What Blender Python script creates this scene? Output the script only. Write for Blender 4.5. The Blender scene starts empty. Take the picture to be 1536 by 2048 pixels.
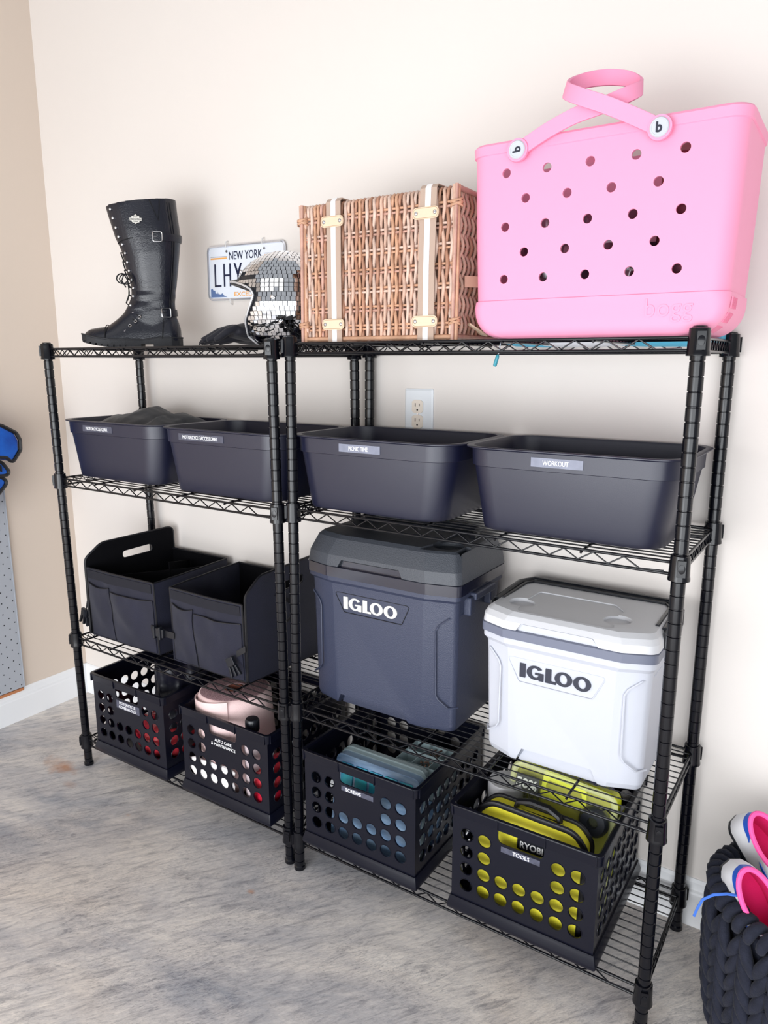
import bpy, bmesh, math, random
from mathutils import Vector, Matrix, noise
from math import sin, cos, pi, radians, sqrt
random.seed(7)
SC = bpy.context.scene
COL = SC.collection

# ------------------------------------------------------------------ camera, world, light, exposure
cam = bpy.data.cameras.new('camera')
cam.sensor_fit = 'VERTICAL'; cam.sensor_height = 24.0; cam.lens = 1464.32/2048*24.0
cam.shift_x = -2.83/2048; cam.shift_y = 1.74/2048
cam.clip_start = 0.02
co = bpy.data.objects.new('camera', cam); COL.objects.link(co)
yaw, pitch, roll = radians(32.9724), radians(-11.688), radians(0.0674)
Fv = Vector((-sin(yaw)*cos(pitch), cos(yaw)*cos(pitch), sin(pitch)))
Rv = Vector((cos(yaw), sin(yaw), 0)); Uv = Rv.cross(Fv)
R2 = Rv*cos(roll)+Uv*sin(roll); U2 = -Rv*sin(roll)+Uv*cos(roll)
M = Matrix((R2, U2, -Fv)).transposed().to_4x4(); M.translation = (1.8994, -1.6788, 1.3196)
co.matrix_world = M
SC.camera = co

w = bpy.data.worlds.new('world'); SC.world = w; w.use_nodes = True
bg = w.node_tree.nodes['Background']; bg.inputs[0].default_value = (0.92, 0.95, 1.0, 1); bg.inputs[1].default_value = 0.50

def area(name, loc, target, sx, sy, power, color=(1, 1, 1)):
    l = bpy.data.lights.new(name, 'AREA'); l.shape = 'RECTANGLE'; l.size = sx; l.size_y = sy
    l.energy = power; l.color = color
    o = bpy.data.objects.new(name, l); COL.objects.link(o); o.location = loc
    o.rotation_euler = (Vector(target)-Vector(loc)).to_track_quat('-Z', 'Y').to_euler()
    return o
area('garage_door_daylight', (1.8, -3.1, 0.80), (1.1, 0, 0.25), 4.6, 1.5, 122, (0.93, 0.965, 1.0))
area('ceiling_light', (0.9, -1.9, 2.7), (0.8, -0.4, 0.6), 1.6, 1.0, 5, (1.0, 0.97, 0.93))

area('lower_left_fill', (0.9, -3.9, 0.7), (-0.4, -0.2, 0.3), 1.2, 1.3, 20, (0.97, 0.98, 1.0))  # added fill lamp to lift the lower left wall and baseboard, not a known opening

SC.view_settings.view_transform = 'Standard'; SC.view_settings.look = 'None'
SC.view_settings.gamma = 1; SC.view_settings.use_curve_mapping = False
SC.view_settings.exposure = -0.10

# ------------------------------------------------------------------ helpers
def lin(c):
    return tuple(((v/255)/12.92 if v/255 <= 0.04045 else ((v/255+0.055)/1.055)**2.4) for v in c)

def mat(name, rgb, rough=0.5, metal=0.0, bump=0.0, bscale=200.0, var=0.0, vscale=8.0, spec=0.5, coat=0.0,
        alpha=1.0, trans=0.0, sheen=0.0, stretch=(1, 1, 1), rgb2=None, detail=4.0):
    m = bpy.data.materials.new(name); m.use_nodes = True
    nt = m.node_tree; b = nt.nodes['Principled BSDF']
    c = lin(rgb)
    b.inputs['Base Color'].default_value = (*c, 1)
    b.inputs['Roughness'].default_value = rough; b.inputs['Metallic'].default_value = metal
    b.inputs['Specular IOR Level'].default_value = spec
    b.inputs['Coat Weight'].default_value = coat; b.inputs['Coat Roughness'].default_value = 0.08
    b.inputs['Alpha'].default_value = alpha
    b.inputs['Transmission Weight'].default_value = trans
    b.inputs['Sheen Weight'].default_value = sheen
    tc = nt.nodes.new('ShaderNodeTexCoord'); mp = nt.nodes.new('ShaderNodeMapping')
    mp.inputs['Scale'].default_value = stretch
    nt.links.new(tc.outputs['Object'], mp.inputs['Vector'])
    if var > 0 or rgb2:
        n = nt.nodes.new('ShaderNodeTexNoise'); n.inputs['Scale'].default_value = vscale
        n.inputs['Detail'].default_value = detail
        nt.links.new(mp.outputs[0], n.inputs['Vector'])
        r = nt.nodes.new('ShaderNodeValToRGB')
        r.color_ramp.elements[0].position = 0.32; r.color_ramp.elements[1].position = 0.68
        c2 = lin(rgb2) if rgb2 else tuple(min(1, v*(1+var)) for v in c)
        c1 = c if rgb2 else tuple(v*(1-var) for v in c)
        r.color_ramp.elements[0].color = (*c1, 1); r.color_ramp.elements[1].color = (*c2, 1)
        nt.links.new(n.outputs['Fac'], r.inputs['Fac']); nt.links.new(r.outputs['Color'], b.inputs['Base Color'])
    if bump > 0:
        n = nt.nodes.new('ShaderNodeTexNoise'); n.inputs['Scale'].default_value = bscale
        n.inputs['Detail'].default_value = 3
        nt.links.new(mp.outputs[0], n.inputs['Vector'])
        bp = nt.nodes.new('ShaderNodeBump'); bp.inputs['Strength'].default_value = bump
        bp.inputs['Distance'].default_value = 0.002
        nt.links.new(n.outputs['Fac'], bp.inputs['Height']); nt.links.new(bp.outputs[0], b.inputs['Normal'])
    return m

class MB:
    def __init__(s): s.v = []; s.f = []
    def add(s, vs, fs):
        o = len(s.v); s.v += [tuple(v) for v in vs]; s.f += [tuple(i+o for i in f) for f in fs]
    def box(s, x0, x1, y0, y1, z0, z1, m=None):
        vs = [Vector((x, y, z)) for z in (z0, z1) for y in (y0, y1) for x in (x0, x1)]
        if m: vs = [m @ v for v in vs]
        s.add(vs, [(0, 2, 3, 1), (4, 5, 7, 6), (0, 1, 5, 4), (2, 6, 7, 3), (0, 4, 6, 2), (1, 3, 7, 5)])
    def loft(s, rings, cap0=True, cap1=True, closed=False, m=None):
        n = len(rings[0]); vs = [Vector(p) for r in rings for p in r]
        if m: vs = [m @ v for v in vs]
        fs = []; R = len(rings)
        for i in range(R if closed else R-1):
            a = i*n; b = ((i+1) % R)*n
            for j in range(n):
                k = (j+1) % n; fs.append((a+j, a+k, b+k, b+j))
        if not closed:
            if cap0: fs.append(tuple(reversed(range(n))))
            if cap1: fs.append(tuple(range((R-1)*n, R*n)))
        s.add(vs, fs)
    def lathe(s, prof, n=24, c=(0, 0), m=None, closed=False):
        s.loft([[(c[0]+r*cos(2*pi*j/n), c[1]+r*sin(2*pi*j/n), z) for j in range(n)] for r, z in prof],
               closed=closed, m=m)
    def tube(s, path, r, n=8, m=None, closed=False, flat=1.0):
        P = [Vector(p) for p in path]; N = len(P)
        rr = r if isinstance(r, (list, tuple)) else [r]*N
        rings = []; up = None
        for i in range(N):
            a = P[(i-1) % N] if (closed or i > 0) else P[i]; b = P[(i+1) % N] if (closed or i < N-1) else P[i]
            t = (b-a).normalized()
            if up is None:
                up = Vector((0, 0, 1)) if abs(t.z) < 0.9 else Vector((1, 0, 0))
            u = (up-t*up.dot(t))
            if u.length < 1e-6: u = t.orthogonal()
            u.normalize(); w_ = t.cross(u); up = u
            rings.append([P[i]+(u*cos(2*pi*j/n)+w_*sin(2*pi*j/n)*flat)*rr[i] for j in range(n)])
        s.loft(rings, closed=closed, m=m)
    def prism(s, poly, d0, d1, plane='xz', m=None):
        # polygon in a plane, extruded along the remaining axis from d0 to d1
        def P(a, b, d): return {'xz': (a, d, b), 'xy': (a, b, d), 'yz': (d, a, b)}[plane]
        s.loft([[P(a, b, d0) for a, b in poly], [P(a, b, d1) for a, b in poly]], m=m)
    def sheet(s, P, nu, nv, th, m=None, cu=False):
        g = [[Vector(P(i/nu, j/nv)) for j in range(nv+1)] for i in range(nu+1)]
        def nrm(i, j):
            a = g[min(i+1, nu)][j]-g[max(i-1, 0)][j]; b = g[i][min(j+1, nv)]-g[i][max(j-1, 0)]
            c = a.cross(b); return c.normalized() if c.length > 1e-12 else Vector((0, 0, 1))
        top = [[g[i][j]+nrm(i, j)*th/2 for j in range(nv+1)] for i in range(nu+1)]
        bot = [[g[i][j]-nrm(i, j)*th/2 for j in range(nv+1)] for i in range(nu+1)]
        W = nv+1; T = (nu+1)*W
        vs = [v for r in top for v in r]+[v for r in bot for v in r]
        if m: vs = [m @ v for v in vs]
        fs = []
        for i in range(nu):
            for j in range(nv):
                a = i*W+j; fs.append((a, a+W, a+W+1, a+1)); fs.append((T+a, T+a+1, T+a+W+1, T+a+W))
        for i in range(nu):
            a = i*W; fs.append((a, T+a, T+a+W, a+W)); a = i*W+nv; fs.append((a, a+W, T+a+W, T+a))
        for j in range(nv):
            fs.append((j, j+1, T+j+1, T+j)); a = nu*W+j; fs.append((a, T+a, T+a+1, a+1))
        s.add(vs, fs)
    def ball(s, c, r, nu=16, nv=10, m=None):
        rx, ry, rz = r if isinstance(r, (tuple, list)) else (r, r, r)
        rings = []
        for i in range(nv+1):
            t = -pi/2+pi*i/nv; t = max(-pi/2+0.02, min(pi/2-0.02, t))
            rings.append([(c[0]+rx*cos(t)*cos(2*pi*j/nu), c[1]+ry*cos(t)*sin(2*pi*j/nu), c[2]+rz*sin(t)) for j in range(nu)])
        s.loft(rings, m=m)
    def mesh(s, name, smooth=True, ang=38):
        me = bpy.data.meshes.new(name); me.from_pydata(s.v, [], s.f); me.validate()
        if smooth:
            me.shade_smooth(); me.set_sharp_from_angle(angle=radians(ang))
        return me
    def build(s, name, m=None, parent=None, smooth=True, ang=38, bevel=0, seg=2, loc=None, kind=None, label=None):
        me = s.mesh(name, smooth, ang)
        if m: me.materials.append(m)
        o = bpy.data.objects.new(name, me); COL.objects.link(o)
        if parent: o.parent = parent
        if loc: o.location = loc
        if bevel:
            b = o.modifiers.new('bevel', 'BEVEL'); b.width = bevel; b.segments = seg; b.limit_method = 'ANGLE'
            b.angle_limit = radians(35); b.harden_normals = True
        if kind: o['kind'] = kind
        if label: o['label'] = label
        return o

def thing(name, label, cat, loc=(0, 0, 0), rot=(0, 0, 0), group=None):
    o = bpy.data.objects.new(name, None); COL.objects.link(o); o.location = loc; o.rotation_euler = rot
    o.empty_display_size = 0.02; o['label'] = label; o['category'] = cat
    if group: o['group'] = group
    return o
def tag(o, label, cat, group=None):
    o['label'] = label; o['category'] = cat
    if group: o['group'] = group
    return o
def struct(o): o['kind'] = 'structure'; return o
def bake(o):
    dg = bpy.context.evaluated_depsgraph_get(); dg.update()
    me = bpy.data.meshes.new_from_object(o.evaluated_get(dg))
    o.modifiers.clear(); o.data = me; return o
def fixn(me):
    b = bmesh.new(); b.from_mesh(me); bmesh.ops.recalc_face_normals(b, faces=b.faces); b.to_mesh(me); b.free()
def cut(o, mbs):
    """boolean-subtract the closed shapes in mbs from o"""
    tmp = []
    fixn(o.data)
    for i, mb in enumerate(mbs):
        c = bpy.data.objects.new('cutter', mb.mesh('cutter', False)); COL.objects.link(c); tmp.append(c)
        c.parent = o.parent; fixn(c.data)
        b = o.modifiers.new('b', 'BOOLEAN'); b.object = c; b.operation = 'DIFFERENCE'; b.solver = 'EXACT'
        b.use_self = True
    bake(o)
    for c in tmp: bpy.data.objects.remove(c)
    o.data.shade_smooth(); o.data.set_sharp_from_angle(angle=radians(16))
    return o
def remesh(o, vox, smooth=6):
    r = o.modifiers.new('r', 'REMESH'); r.mode = 'VOXEL'; r.voxel_size = vox
    if smooth:
        s_ = o.modifiers.new('s', 'SMOOTH'); s_.iterations = smooth; s_.factor = 0.5
    mt = list(o.data.materials)
    bake(o); o.data.shade_smooth()
    if not len(o.data.materials):
        for m_ in mt: o.data.materials.append(m_)
    return o
def dup(o, parent=None):
    c = o.copy(); COL.objects.link(c)
    if parent: c.parent = parent
    for ch in list(o.children): dup(ch, c)
    return c
def rrect(x0, x1, y0, y1, r, z, n=6):
    r = min(r, (x1-x0)/2-1e-5, (y1-y0)/2-1e-5); out = []
    for cx, cy, a0 in ((x1-r, y0+r, -90), (x1-r, y1-r, 0), (x0+r, y1-r, 90), (x0+r, y0+r, 180)):
        for k in range(n+1):
            a = radians(a0+90*k/n); out.append((cx+r*cos(a), cy+r*sin(a), z))
    return out
def fillet(pts, rs, n=4):
    """2-D polygon with rounded corners"""
    out = []; N = len(pts)
    if not isinstance(rs, (list, tuple)): rs = [rs]*N
    for i in range(N):
        p = Vector(pts[i]).to_2d(); a = (Vector(pts[i-1]).to_2d()-p); b = (Vector(pts[(i+1) % N]).to_2d()-p)
        la, lb = a.length, b.length; a.normalize(); b.normalize(); r = rs[i]
        if r <= 0: out.append((p.x, p.y)); continue
        ang = math.acos(max(-1, min(1, a.dot(b)))); d = min(r/math.tan(ang/2), la*0.48, lb*0.48)
        p0 = p+a*d; p1 = p+b*d
        for k in range(n+1):
            t = k/n; q = p0*(1-t)**2+p*2*t*(1-t)+p1*t*t; out.append((q.x, q.y))
    return out
def hole_cell(mb, x0, x1, z0, z1, y0, y1, loop, T=lambda a, b, c: (a, b, c)):
    """rectangular plate cell (x,z) between depths y0<y1 with an optional hole; T maps (u, depth, w) to 3-D"""
    if loop is None:
        vs = [(x0, y0, z0), (x1, y0, z0), (x1, y0, z1), (x0, y0, z1), (x0, y1, z0), (x1, y1, z0), (x1, y1, z1), (x0, y1, z1)]
        mb.add([T(*v) for v in vs], [(0, 1, 2, 3), (4, 7, 6, 5)]); return
    n = len(loop); cx = (x0+x1)/2; cz = (z0+z1)/2
    rim = []
    for (lx, lz) in loop:
        dx, dz = lx-cx, lz-cz
        k = min([(hx/abs(d)) for hx, d in (((x1-x0)/2, dx), ((z1-z0)/2, dz)) if abs(d) > 1e-9])
        rim.append([cx+dx*k, cz+dz*k])
    for (qx, qz) in ((x0, z0), (x1, z0), (x1, z1), (x0, z1)):
        j = min(range(n), key=lambda i: (rim[i][0]-qx)**2+(rim[i][1]-qz)**2); rim[j] = [qx, qz]
    vs = []
    for y in (y0, y1):
        vs += [(a, y, b) for a, b in rim]; vs += [(a, y, b) for a, b in loop]
    fs = []
    for i in range(n):
        j = (i+1) % n
        fs.append((i, j, n+j, n+i)); fs.append((2*n+i, 3*n+i, 3*n+j, 2*n+j)); fs.append((n+i, n+j, 3*n+j, 3*n+i))
    mb.add([T(*v) for v in vs], fs)
def circ(cx, cz, r, n=20): return [(cx+r*cos(2*pi*i/n), cz+r*sin(2*pi*i/n)) for i in range(n)]

def text(s_, width, height, m, parent, origin, xdir=(1, 0, 0), up=(0, 0, 1), depth=0.0004, name='lettering', spacing=1.0, bold=0.0, align='C'):
    """flat lettering centred on origin; xdir is the reading direction, up the top of the letters"""
    cu = bpy.data.curves.new('t', 'FONT'); cu.body = s_; cu.extrude = 0.5; cu.resolution_u = 3
    cu.space_character = spacing; cu.offset = bold
    t = bpy.data.objects.new('t', cu); COL.objects.link(t)
    dg = bpy.context.evaluated_depsgraph_get(); dg.update()
    me = bpy.data.meshes.new_from_object(t.evaluated_get(dg)); bpy.data.objects.remove(t)
    xs = [v.co.x for v in me.vertices]; ys = [v.co.y for v in me.vertices]
    X = Vector(xdir).normalized(); U = Vector(up).normalized(); N = X.cross(U)
    x0, x1, y0, y1 = min(xs), max(xs), min(ys), max(ys)
    for v in me.vertices:
        a = ((v.co.x-x0)/(x1-x0)-0.5)*width; b = ((v.co.y-y0)/(y1-y0)-0.5)*height; d = v.co.z*depth*2
        v.co = Vector(origin)+X*a+U*b+N*d
    me.materials.clear(); me.materials.append(m); me.name = name
    o = bpy.data.objects.new(name, me); COL.objects.link(o)
    if parent: o.parent = parent
    return o
def fbm(x, y, z=0.0, s=1.0): return noise.fractal(Vector((x*s, y*s, z*s)), 1.0, 2.0, 4)

# ------------------------------------------------------------------ materials
M_wall = mat('wall_paint', (234, 227, 221), 0.6, bump=0.12, bscale=90, var=0.012, vscale=1.3, spec=0.25)
M_trim = mat('white_trim_paint', (243, 244, 246), 0.4, bump=0.05, bscale=60)
M_wire = mat('black_powder_coat', (8, 9, 16), 0.18, spec=0.42)
M_bin = mat('black_bin_plastic', (17, 20, 46), 0.42, bump=0.08, bscale=900, spec=0.75)
M_crate = mat('black_crate_plastic', (10, 12, 26), 0.28, bump=0.05, bscale=700, spec=0.38)
M_cool = mat('charcoal_cooler_plastic', (54, 60, 82), 0.44, bump=0.35, bscale=420, spec=0.6)
M_lid = mat('charcoal_lid_plastic', (64, 68, 76), 0.46, bump=0.5, bscale=380, spec=0.6)
M_band = mat('glossy_dark_band', (26, 28, 46), 0.14, spec=0.6, coat=0.6)
M_white = mat('white_cooler_plastic', (200, 203, 213), 0.42, bump=0.06, bscale=400, spec=0.4)
M_greylid = mat('pale_grey_lid_plastic', (216, 217, 221), 0.4, bump=0.06, bscale=400)
M_greyband = mat('slate_grey_band', (112, 117, 135), 0.3, spec=0.5)
M_blackpl = mat('black_plastic', (24, 26, 33), 0.3, spec=0.5)
M_ink = mat('dark_ink', (38, 42, 58), 0.4)
M_chrome = mat('chrome', (215, 215, 218), 0.18, metal=1.0)
M_fabric = mat('black_polyester', (19, 21, 42), 0.55, bump=0.5, bscale=900, var=0.18, vscale=12, sheen=0.15, spec=0.3)
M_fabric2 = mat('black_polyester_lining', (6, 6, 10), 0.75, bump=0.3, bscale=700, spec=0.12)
M_pink = mat('pink_foam_rubber', (249, 158, 192), 0.5, bump=0.05, bscale=300, spec=0.35)
M_whitetext = mat('white_label_text', (250, 250, 252), 0.5)
M_tape = mat('clear_label_tape', (74, 76, 92), 0.4, spec=0.6, var=0.25, vscale=90)
M_tape2 = mat('silvery_label_tape', (128, 132, 150), 0.45, spec=0.6, var=0.12, vscale=60)

def floor_mat():
    m = bpy.data.materials.new('mottled_concrete'); m.use_nodes = True; nt = m.node_tree
    b = nt.nodes['Principled BSDF']; b.inputs['Roughness'].default_value = 0.55; b.inputs['Specular IOR Level'].default_value = 0.35
    tc = nt.nodes.new('ShaderNodeTexCoord')
    def nz(scale, det, st=(1, 1, 1), rot=0.0, dist=0.0, rough=0.6):
        mp = nt.nodes.new('ShaderNodeMapping'); mp.vector_type = 'TEXTURE'; mp.inputs['Scale'].default_value = tuple(1/q for q in st); mp.inputs['Rotation'].default_value = (0, 0, rot)
        n = nt.nodes.new('ShaderNodeTexNoise'); n.inputs['Scale'].default_value = scale; n.inputs['Detail'].default_value = det
        n.inputs['Distortion'].default_value = dist; n.inputs['Roughness'].default_value = rough
        nt.links.new(tc.outputs['Object'], mp.inputs[0]); nt.links.new(mp.outputs[0], n.inputs['Vector']); return n.outputs['Fac']
    def ramp(f, stops):
        r = nt.nodes.new('ShaderNodeValToRGB'); cr = r.color_ramp
        while len(cr.elements) < len(stops): cr.elements.new(0.5)
        for e, (p, c) in zip(cr.elements, stops): e.position = p; e.color = (*c, 1)
        nt.links.new(f, r.inputs[0]); return r.outputs[0]
    def mix(a, b_, f, mode='MIX'):
        x = nt.nodes.new('ShaderNodeMixRGB'); x.blend_type = mode
        if isinstance(f, float): x.inputs[0].default_value = f
        else: nt.links.new(f, x.inputs[0])
        for i, q in ((1, a), (2, b_)):
            if isinstance(q, tuple): x.inputs[i].default_value = (*q, 1)
            else: nt.links.new(q, x.inputs[i])
        return x.outputs[0]
    big = ramp(nz(1.9, 8, (0.8, 1.5, 1), 0.35, 0.7, 0.65), [(0.32, lin((164, 167, 175))), (0.46, lin((204, 200, 199))), (0.58, lin((230, 223, 216))), (0.72, lin((242, 236, 229)))])
    warm = mix(big, lin((210, 190, 170)), ramp(nz(1.1, 4, dist=1.0), [(0.52, (0, 0, 0)), (0.75, (0.4, 0.4, 0.4))]))
    st = ramp(nz(24, 10, (0.45, 2.2, 1), 0.95, 0.9, 0.78), [(0.36, (0.40, 0.41, 0.45)), (0.48, (0.86, 0.86, 0.87)), (0.62, (1.08, 1.07, 1.05))])
    c = mix(warm, st, 0.80, 'MULTIPLY')
    fine = ramp(nz(130, 6, (0.5, 1.9, 1), 0.85, 1.2, 0.85), [(0.38, (0.24, 0.25, 0.29)), (0.48, (0.88, 0.88, 0.89)), (0.62, (1.12, 1.10, 1.08))])
    fm = ramp(nz(3.2, 5, dist=0.6), [(0.40, (0.15, 0.15, 0.15)), (0.62, (0.8, 0.8, 0.8))])
    c = mix(c, mix(c, fine, 0.9, 'MULTIPLY'), fm)
    # rust stains on the slab
    def stain(c, x, y, rx, ry, amt):
        mp = nt.nodes.new('ShaderNodeMapping'); mp.vector_type = 'TEXTURE'; mp.inputs['Location'].default_value = (x, y, 0); mp.inputs['Scale'].default_value = (rx, ry, 1)
        nt.links.new(tc.outputs['Object'], mp.inputs[0])
        ln = nt.nodes.new('ShaderNodeVectorMath'); ln.operation = 'LENGTH'; nt.links.new(mp.outputs[0], ln.inputs[0])
        ad = nt.nodes.new('ShaderNodeMath'); ad.operation = 'ADD'; nt.links.new(ln.outputs['Value'], ad.inputs[0]); nt.links.new(nz(14, 4), ad.inputs[1])
        return mix(c, lin((184, 124, 78)), ramp(ad.outputs[0], [(0.45, (amt,)*3), (1.25, (0, 0, 0))]))
    c = stain(c, -0.215, -0.405, 0.16, 0.085, 1.0); c = stain(c, 0.20, -0.46, 0.03, 0.02, 0.5); c = stain(c, 0.73, -0.50, 0.03, 0.02, 0.7)
    c = stain(c, -0.09, -0.46, 0.08, 0.04, 0.3)
    nt.links.new(c, b.inputs['Base Color'])
    bp = nt.nodes.new('ShaderNodeBump'); bp.inputs['Strength'].default_value = 0.25; bp.inputs['Distance'].default_value = 0.003
    nt.links.new(nz(60, 6, (0.7, 1.8, 1), 0.9), bp.inputs['Height']); nt.links.new(bp.outputs[0], b.inputs['Normal'])
    return m
M_floor = floor_mat()

# ------------------------------------------------------------------ the setting
XC = -0.6368
mb = MB(); mb.box(XC-0.1, 4.2, 0, 0.1, -0.1, 3.4); struct(mb.build('wall_back', M_wall, smooth=False))
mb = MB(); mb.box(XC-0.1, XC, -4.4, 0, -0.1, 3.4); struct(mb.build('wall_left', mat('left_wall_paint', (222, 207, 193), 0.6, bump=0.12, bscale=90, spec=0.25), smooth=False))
mb = MB(); mb.box(XC-0.1, 4.2, -4.4, 0, -0.08, 0); struct(mb.build('floor', M_floor, smooth=False))
BH = 0.121
prof = [(0, 0), (0.013, 0), (0.013, BH*0.70), (0.011, BH*0.74), (0.011, BH*0.80), (0.008, BH*0.86), (0.0075, BH*0.94), (0.003, BH), (0, BH)]
mb = MB(); mb.loft([[(x, -d, z) for d, z in prof] for x in (XC, 4.2)]); struct(mb.build('baseboard_back', M_trim, ang=20))
mb = MB(); mb.loft([[(XC+d, y, z) for d, z in prof] for y in (0, -4.4)]); struct(mb.build('baseboard_left', M_trim, ang=20))

# ------------------------------------------------------------------ wall outlet
t = thing('wall_outlet', 'white duplex power outlet on the back wall above the third bin', 'outlet', (0.917, 0, 1.184))
mb = MB(); mb.loft([rrect(-0.0425, 0.0425, -0.066, 0.066, 0.004, 0), rrect(-0.0425, 0.0425, -0.066, 0.066, 0.004, 0.003), rrect(-0.038, 0.038, -0.061, 0.061, 0.004, 0.006)], m=Matrix.Rotation(radians(90), 4, 'X'))
mb.build('cover_plate', mat('outlet_white', (236, 240, 244), 0.35), t, ang=20)
for s_ in (1, -1):
    f = MB(); f.prism(fillet([(-0.0165, -0.0125), (-0.009, -0.0175), (0.009, -0.0175), (0.0165, -0.0125), (0.0165, 0.0125), (0.009, 0.0175), (-0.009, 0.0175), (-0.0165, 0.0125)], 0.004, 3), -0.0065, -0.0085)
    r = f.build('receptacle', mat('outlet_almond', (240, 228, 214), 0.35), t, loc=(-0.002, 0, 0.0195*s_))
    f = MB(); f.box(-0.0072, -0.0052, -0.0088, -0.0085, 0.0, 0.009); f.box(0.0052, 0.0070, -0.0088, -0.0085, 0.001, 0.008); f.prism(circ(0, -0.0085, 0.0025, 10), -0.0088, -0.0085)
    f.build('slot', mat('outlet_slot', (30, 22, 20), 0.8), r, smooth=False)
f = MB(); f.prism(circ(-0.002, 0, 0.0025, 12), -0.006, -0.0075); f.build('screw', M_chrome, t)

# ------------------------------------------------------------------ wire shelving racks
def make_rack(loc, rz, W, D, hs, lx, ly, label):
    t = thing('wire_shelving_rack', label, 'shelving', loc, (0, 0, rz), 'black wire shelving racks')
    H = hs[0]+0.003
    prof = [(0.0125, 0.0), (0.0150, 0.001), (0.0150, 0.010), (0.0127, 0.013)]
    z = 0.0254
    while z < H-0.01:
        prof += [(0.0127, z-0.0016), (0.0110, z-0.0006), (0.0110, z+0.0006), (0.0127, z+0.0016)]; z += 0.0254
    prof += [(0.0127, H-0.002), (0.0110, H)]
    pm = MB(); pm.lathe(prof, 20); pme = pm.mesh('post', True, 30); pme.materials.append(M_wire)
    cm = MB()
    cp = [(0.0130, 0.0), (0.0192, 0.0), (0.0196, -0.004+0.004), (0.0192, 0.004), (0.0182, 0.010), (0.0172, 0.040), (0.0165, 0.0463), (0.0130, 0.0463)]
    cm.lathe([(0.0130, 0.0), (0.0194, 0.0005), (0.0194, 0.005), (0.0184, 0.009), (0.0176, 0.036), (0.0168, 0.0455), (0.0150, 0.0463), (0.0130, 0.0463)], 22, closed=True)
    cm.box(-0.007, 0.007, -0.0215, -0.016, 0.010, 0.040)
    cm.loft([[( 0.0060*cos(a), -0.0222, 0.025+0.0085*sin(a)) for a in [2*pi*i/14 for i in range(14)]], [(0.0045*cos(a), -0.0226, 0.025+0.0065*sin(a)) for a in [2*pi*i/14 for i in range(14)]]])
    cme = cm.mesh('collar', True, 30); cme.materials.append(M_wire)
    for ix, iy in ((0, 0), (1, 0), (0, 1), (1, 1)):
        p = bpy.data.objects.new('post', pme); COL.objects.link(p); p.parent = t
        p.location = (ix*W, iy*D, 0); p.rotation_euler = (-ly, lx, 0)
        for h in hs:
            c = bpy.data.objects.new('collar', cme); COL.objects.link(c); c.parent = p; c.location = (0, 0, h-0.0463)
            c.rotation_euler = (0, 0, {(0, 0): -0.75, (1, 0): 0.35, (0, 1): 3.6, (1, 1): 2.4}[(ix, iy)])
    # one shelf
    def shelf_mesh():
        s = MB(); g = 0.016
        for z in (-0.0155, -0.0370):
            s.tube([(g, 0, z), (W-g, 0, z)], 0.0030, 8); s.tube([(g, D, z), (W-g, D, z)], 0.0030, 8)
            s.tube([(0, g, z), (0, D-g, z)], 0.0030, 8); s.tube([(W, g, z), (W, D-g, z)], 0.0030, 8)
        for y, off in ((0.0, 0), (D, 0.012)):
            pts = [(0.03+off, y, -0.0345)]; x = 0.045+off; k = 0
            while x < W-0.05:
                pts.append((x, y, -0.0175 if k % 2 == 0 else -0.0350)); x += 0.0285; k += 1
            pts += [(x-0.004, y, -0.0345), (x+0.014, y, -0.0335)] if k % 2 == 0 else [(x-0.002, y, -0.0345), (x+0.012, y, -0.033)]
            s.tube(pts, 0.0018, 6)
        for x in (0.0, W):
            pts = []; y = 0.022; k = 0
            while y < D-0.02:
                pts.append((x, y, -0.0175 if k % 2 == 0 else -0.0350)); y += 0.0135; k += 1
            s.tube(pts, 0.0018, 6)
        return s
    sm = shelf_mesh().mesh('shelf', True, 50); sm.materials.append(M_wire)
    wm = MB(); wm.tube([(0.0, 0, 0), (W, 0, 0)], 0.0016, 6); wme = wm.mesh('mat_wire', True, 60); wme.materials.append(M_wire)
    bm_ = MB(); bm_.tube([(0, -0.004, -0.002), (0, 0.004, 0), (0, D-0.004, 0), (0, D+0.004, -0.002)], 0.0028, 8); bme = bm_.mesh('cross_bar', True, 60); bme.materials.append(M_wire)
    for h in hs:
        s = bpy.data.objects.new('shelf', sm); COL.objects.link(s); s.parent = t; s.location = (lx*h, ly*h, h)
        n = 14
        for k in range(1, n):
            o = bpy.data.objects.new('mat_wire', wme); COL.objects.link(o); o.parent = s; o.location = (0, D*k/n, -0.0138)
        for k in range(1, 5):
            o = bpy.data.objects.new('cross_bar', bme); COL.objects.link(o); o.parent = s; o.location = (W*k/5, 0, -0.0182)
    return t
make_rack((-0.1438, -0.3486, 0), radians(-0.4628), 0.8817, 0.3259, (1.37, 0.9838, 0.4677, 0.1102), 0.0004, -0.0125, 'black wire shelving rack on the left, holding the boot and the fabric organizer')
make_rack((0.7757, -0.3623, 0), radians(-0.0769), 0.8834, 0.3259, (1.375, 0.9877, 0.4745, 0.1124), -0.0017, 0.0106, 'black wire shelving rack on the right, holding the pink tote and both coolers')
S1 = [h-0.0118 for h in (1.37, 0.9838, 0.4677, 0.1102)]
S2 = [h-0.0118 for h in (1.375, 0.9877, 0.4745, 0.1124)]

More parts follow.
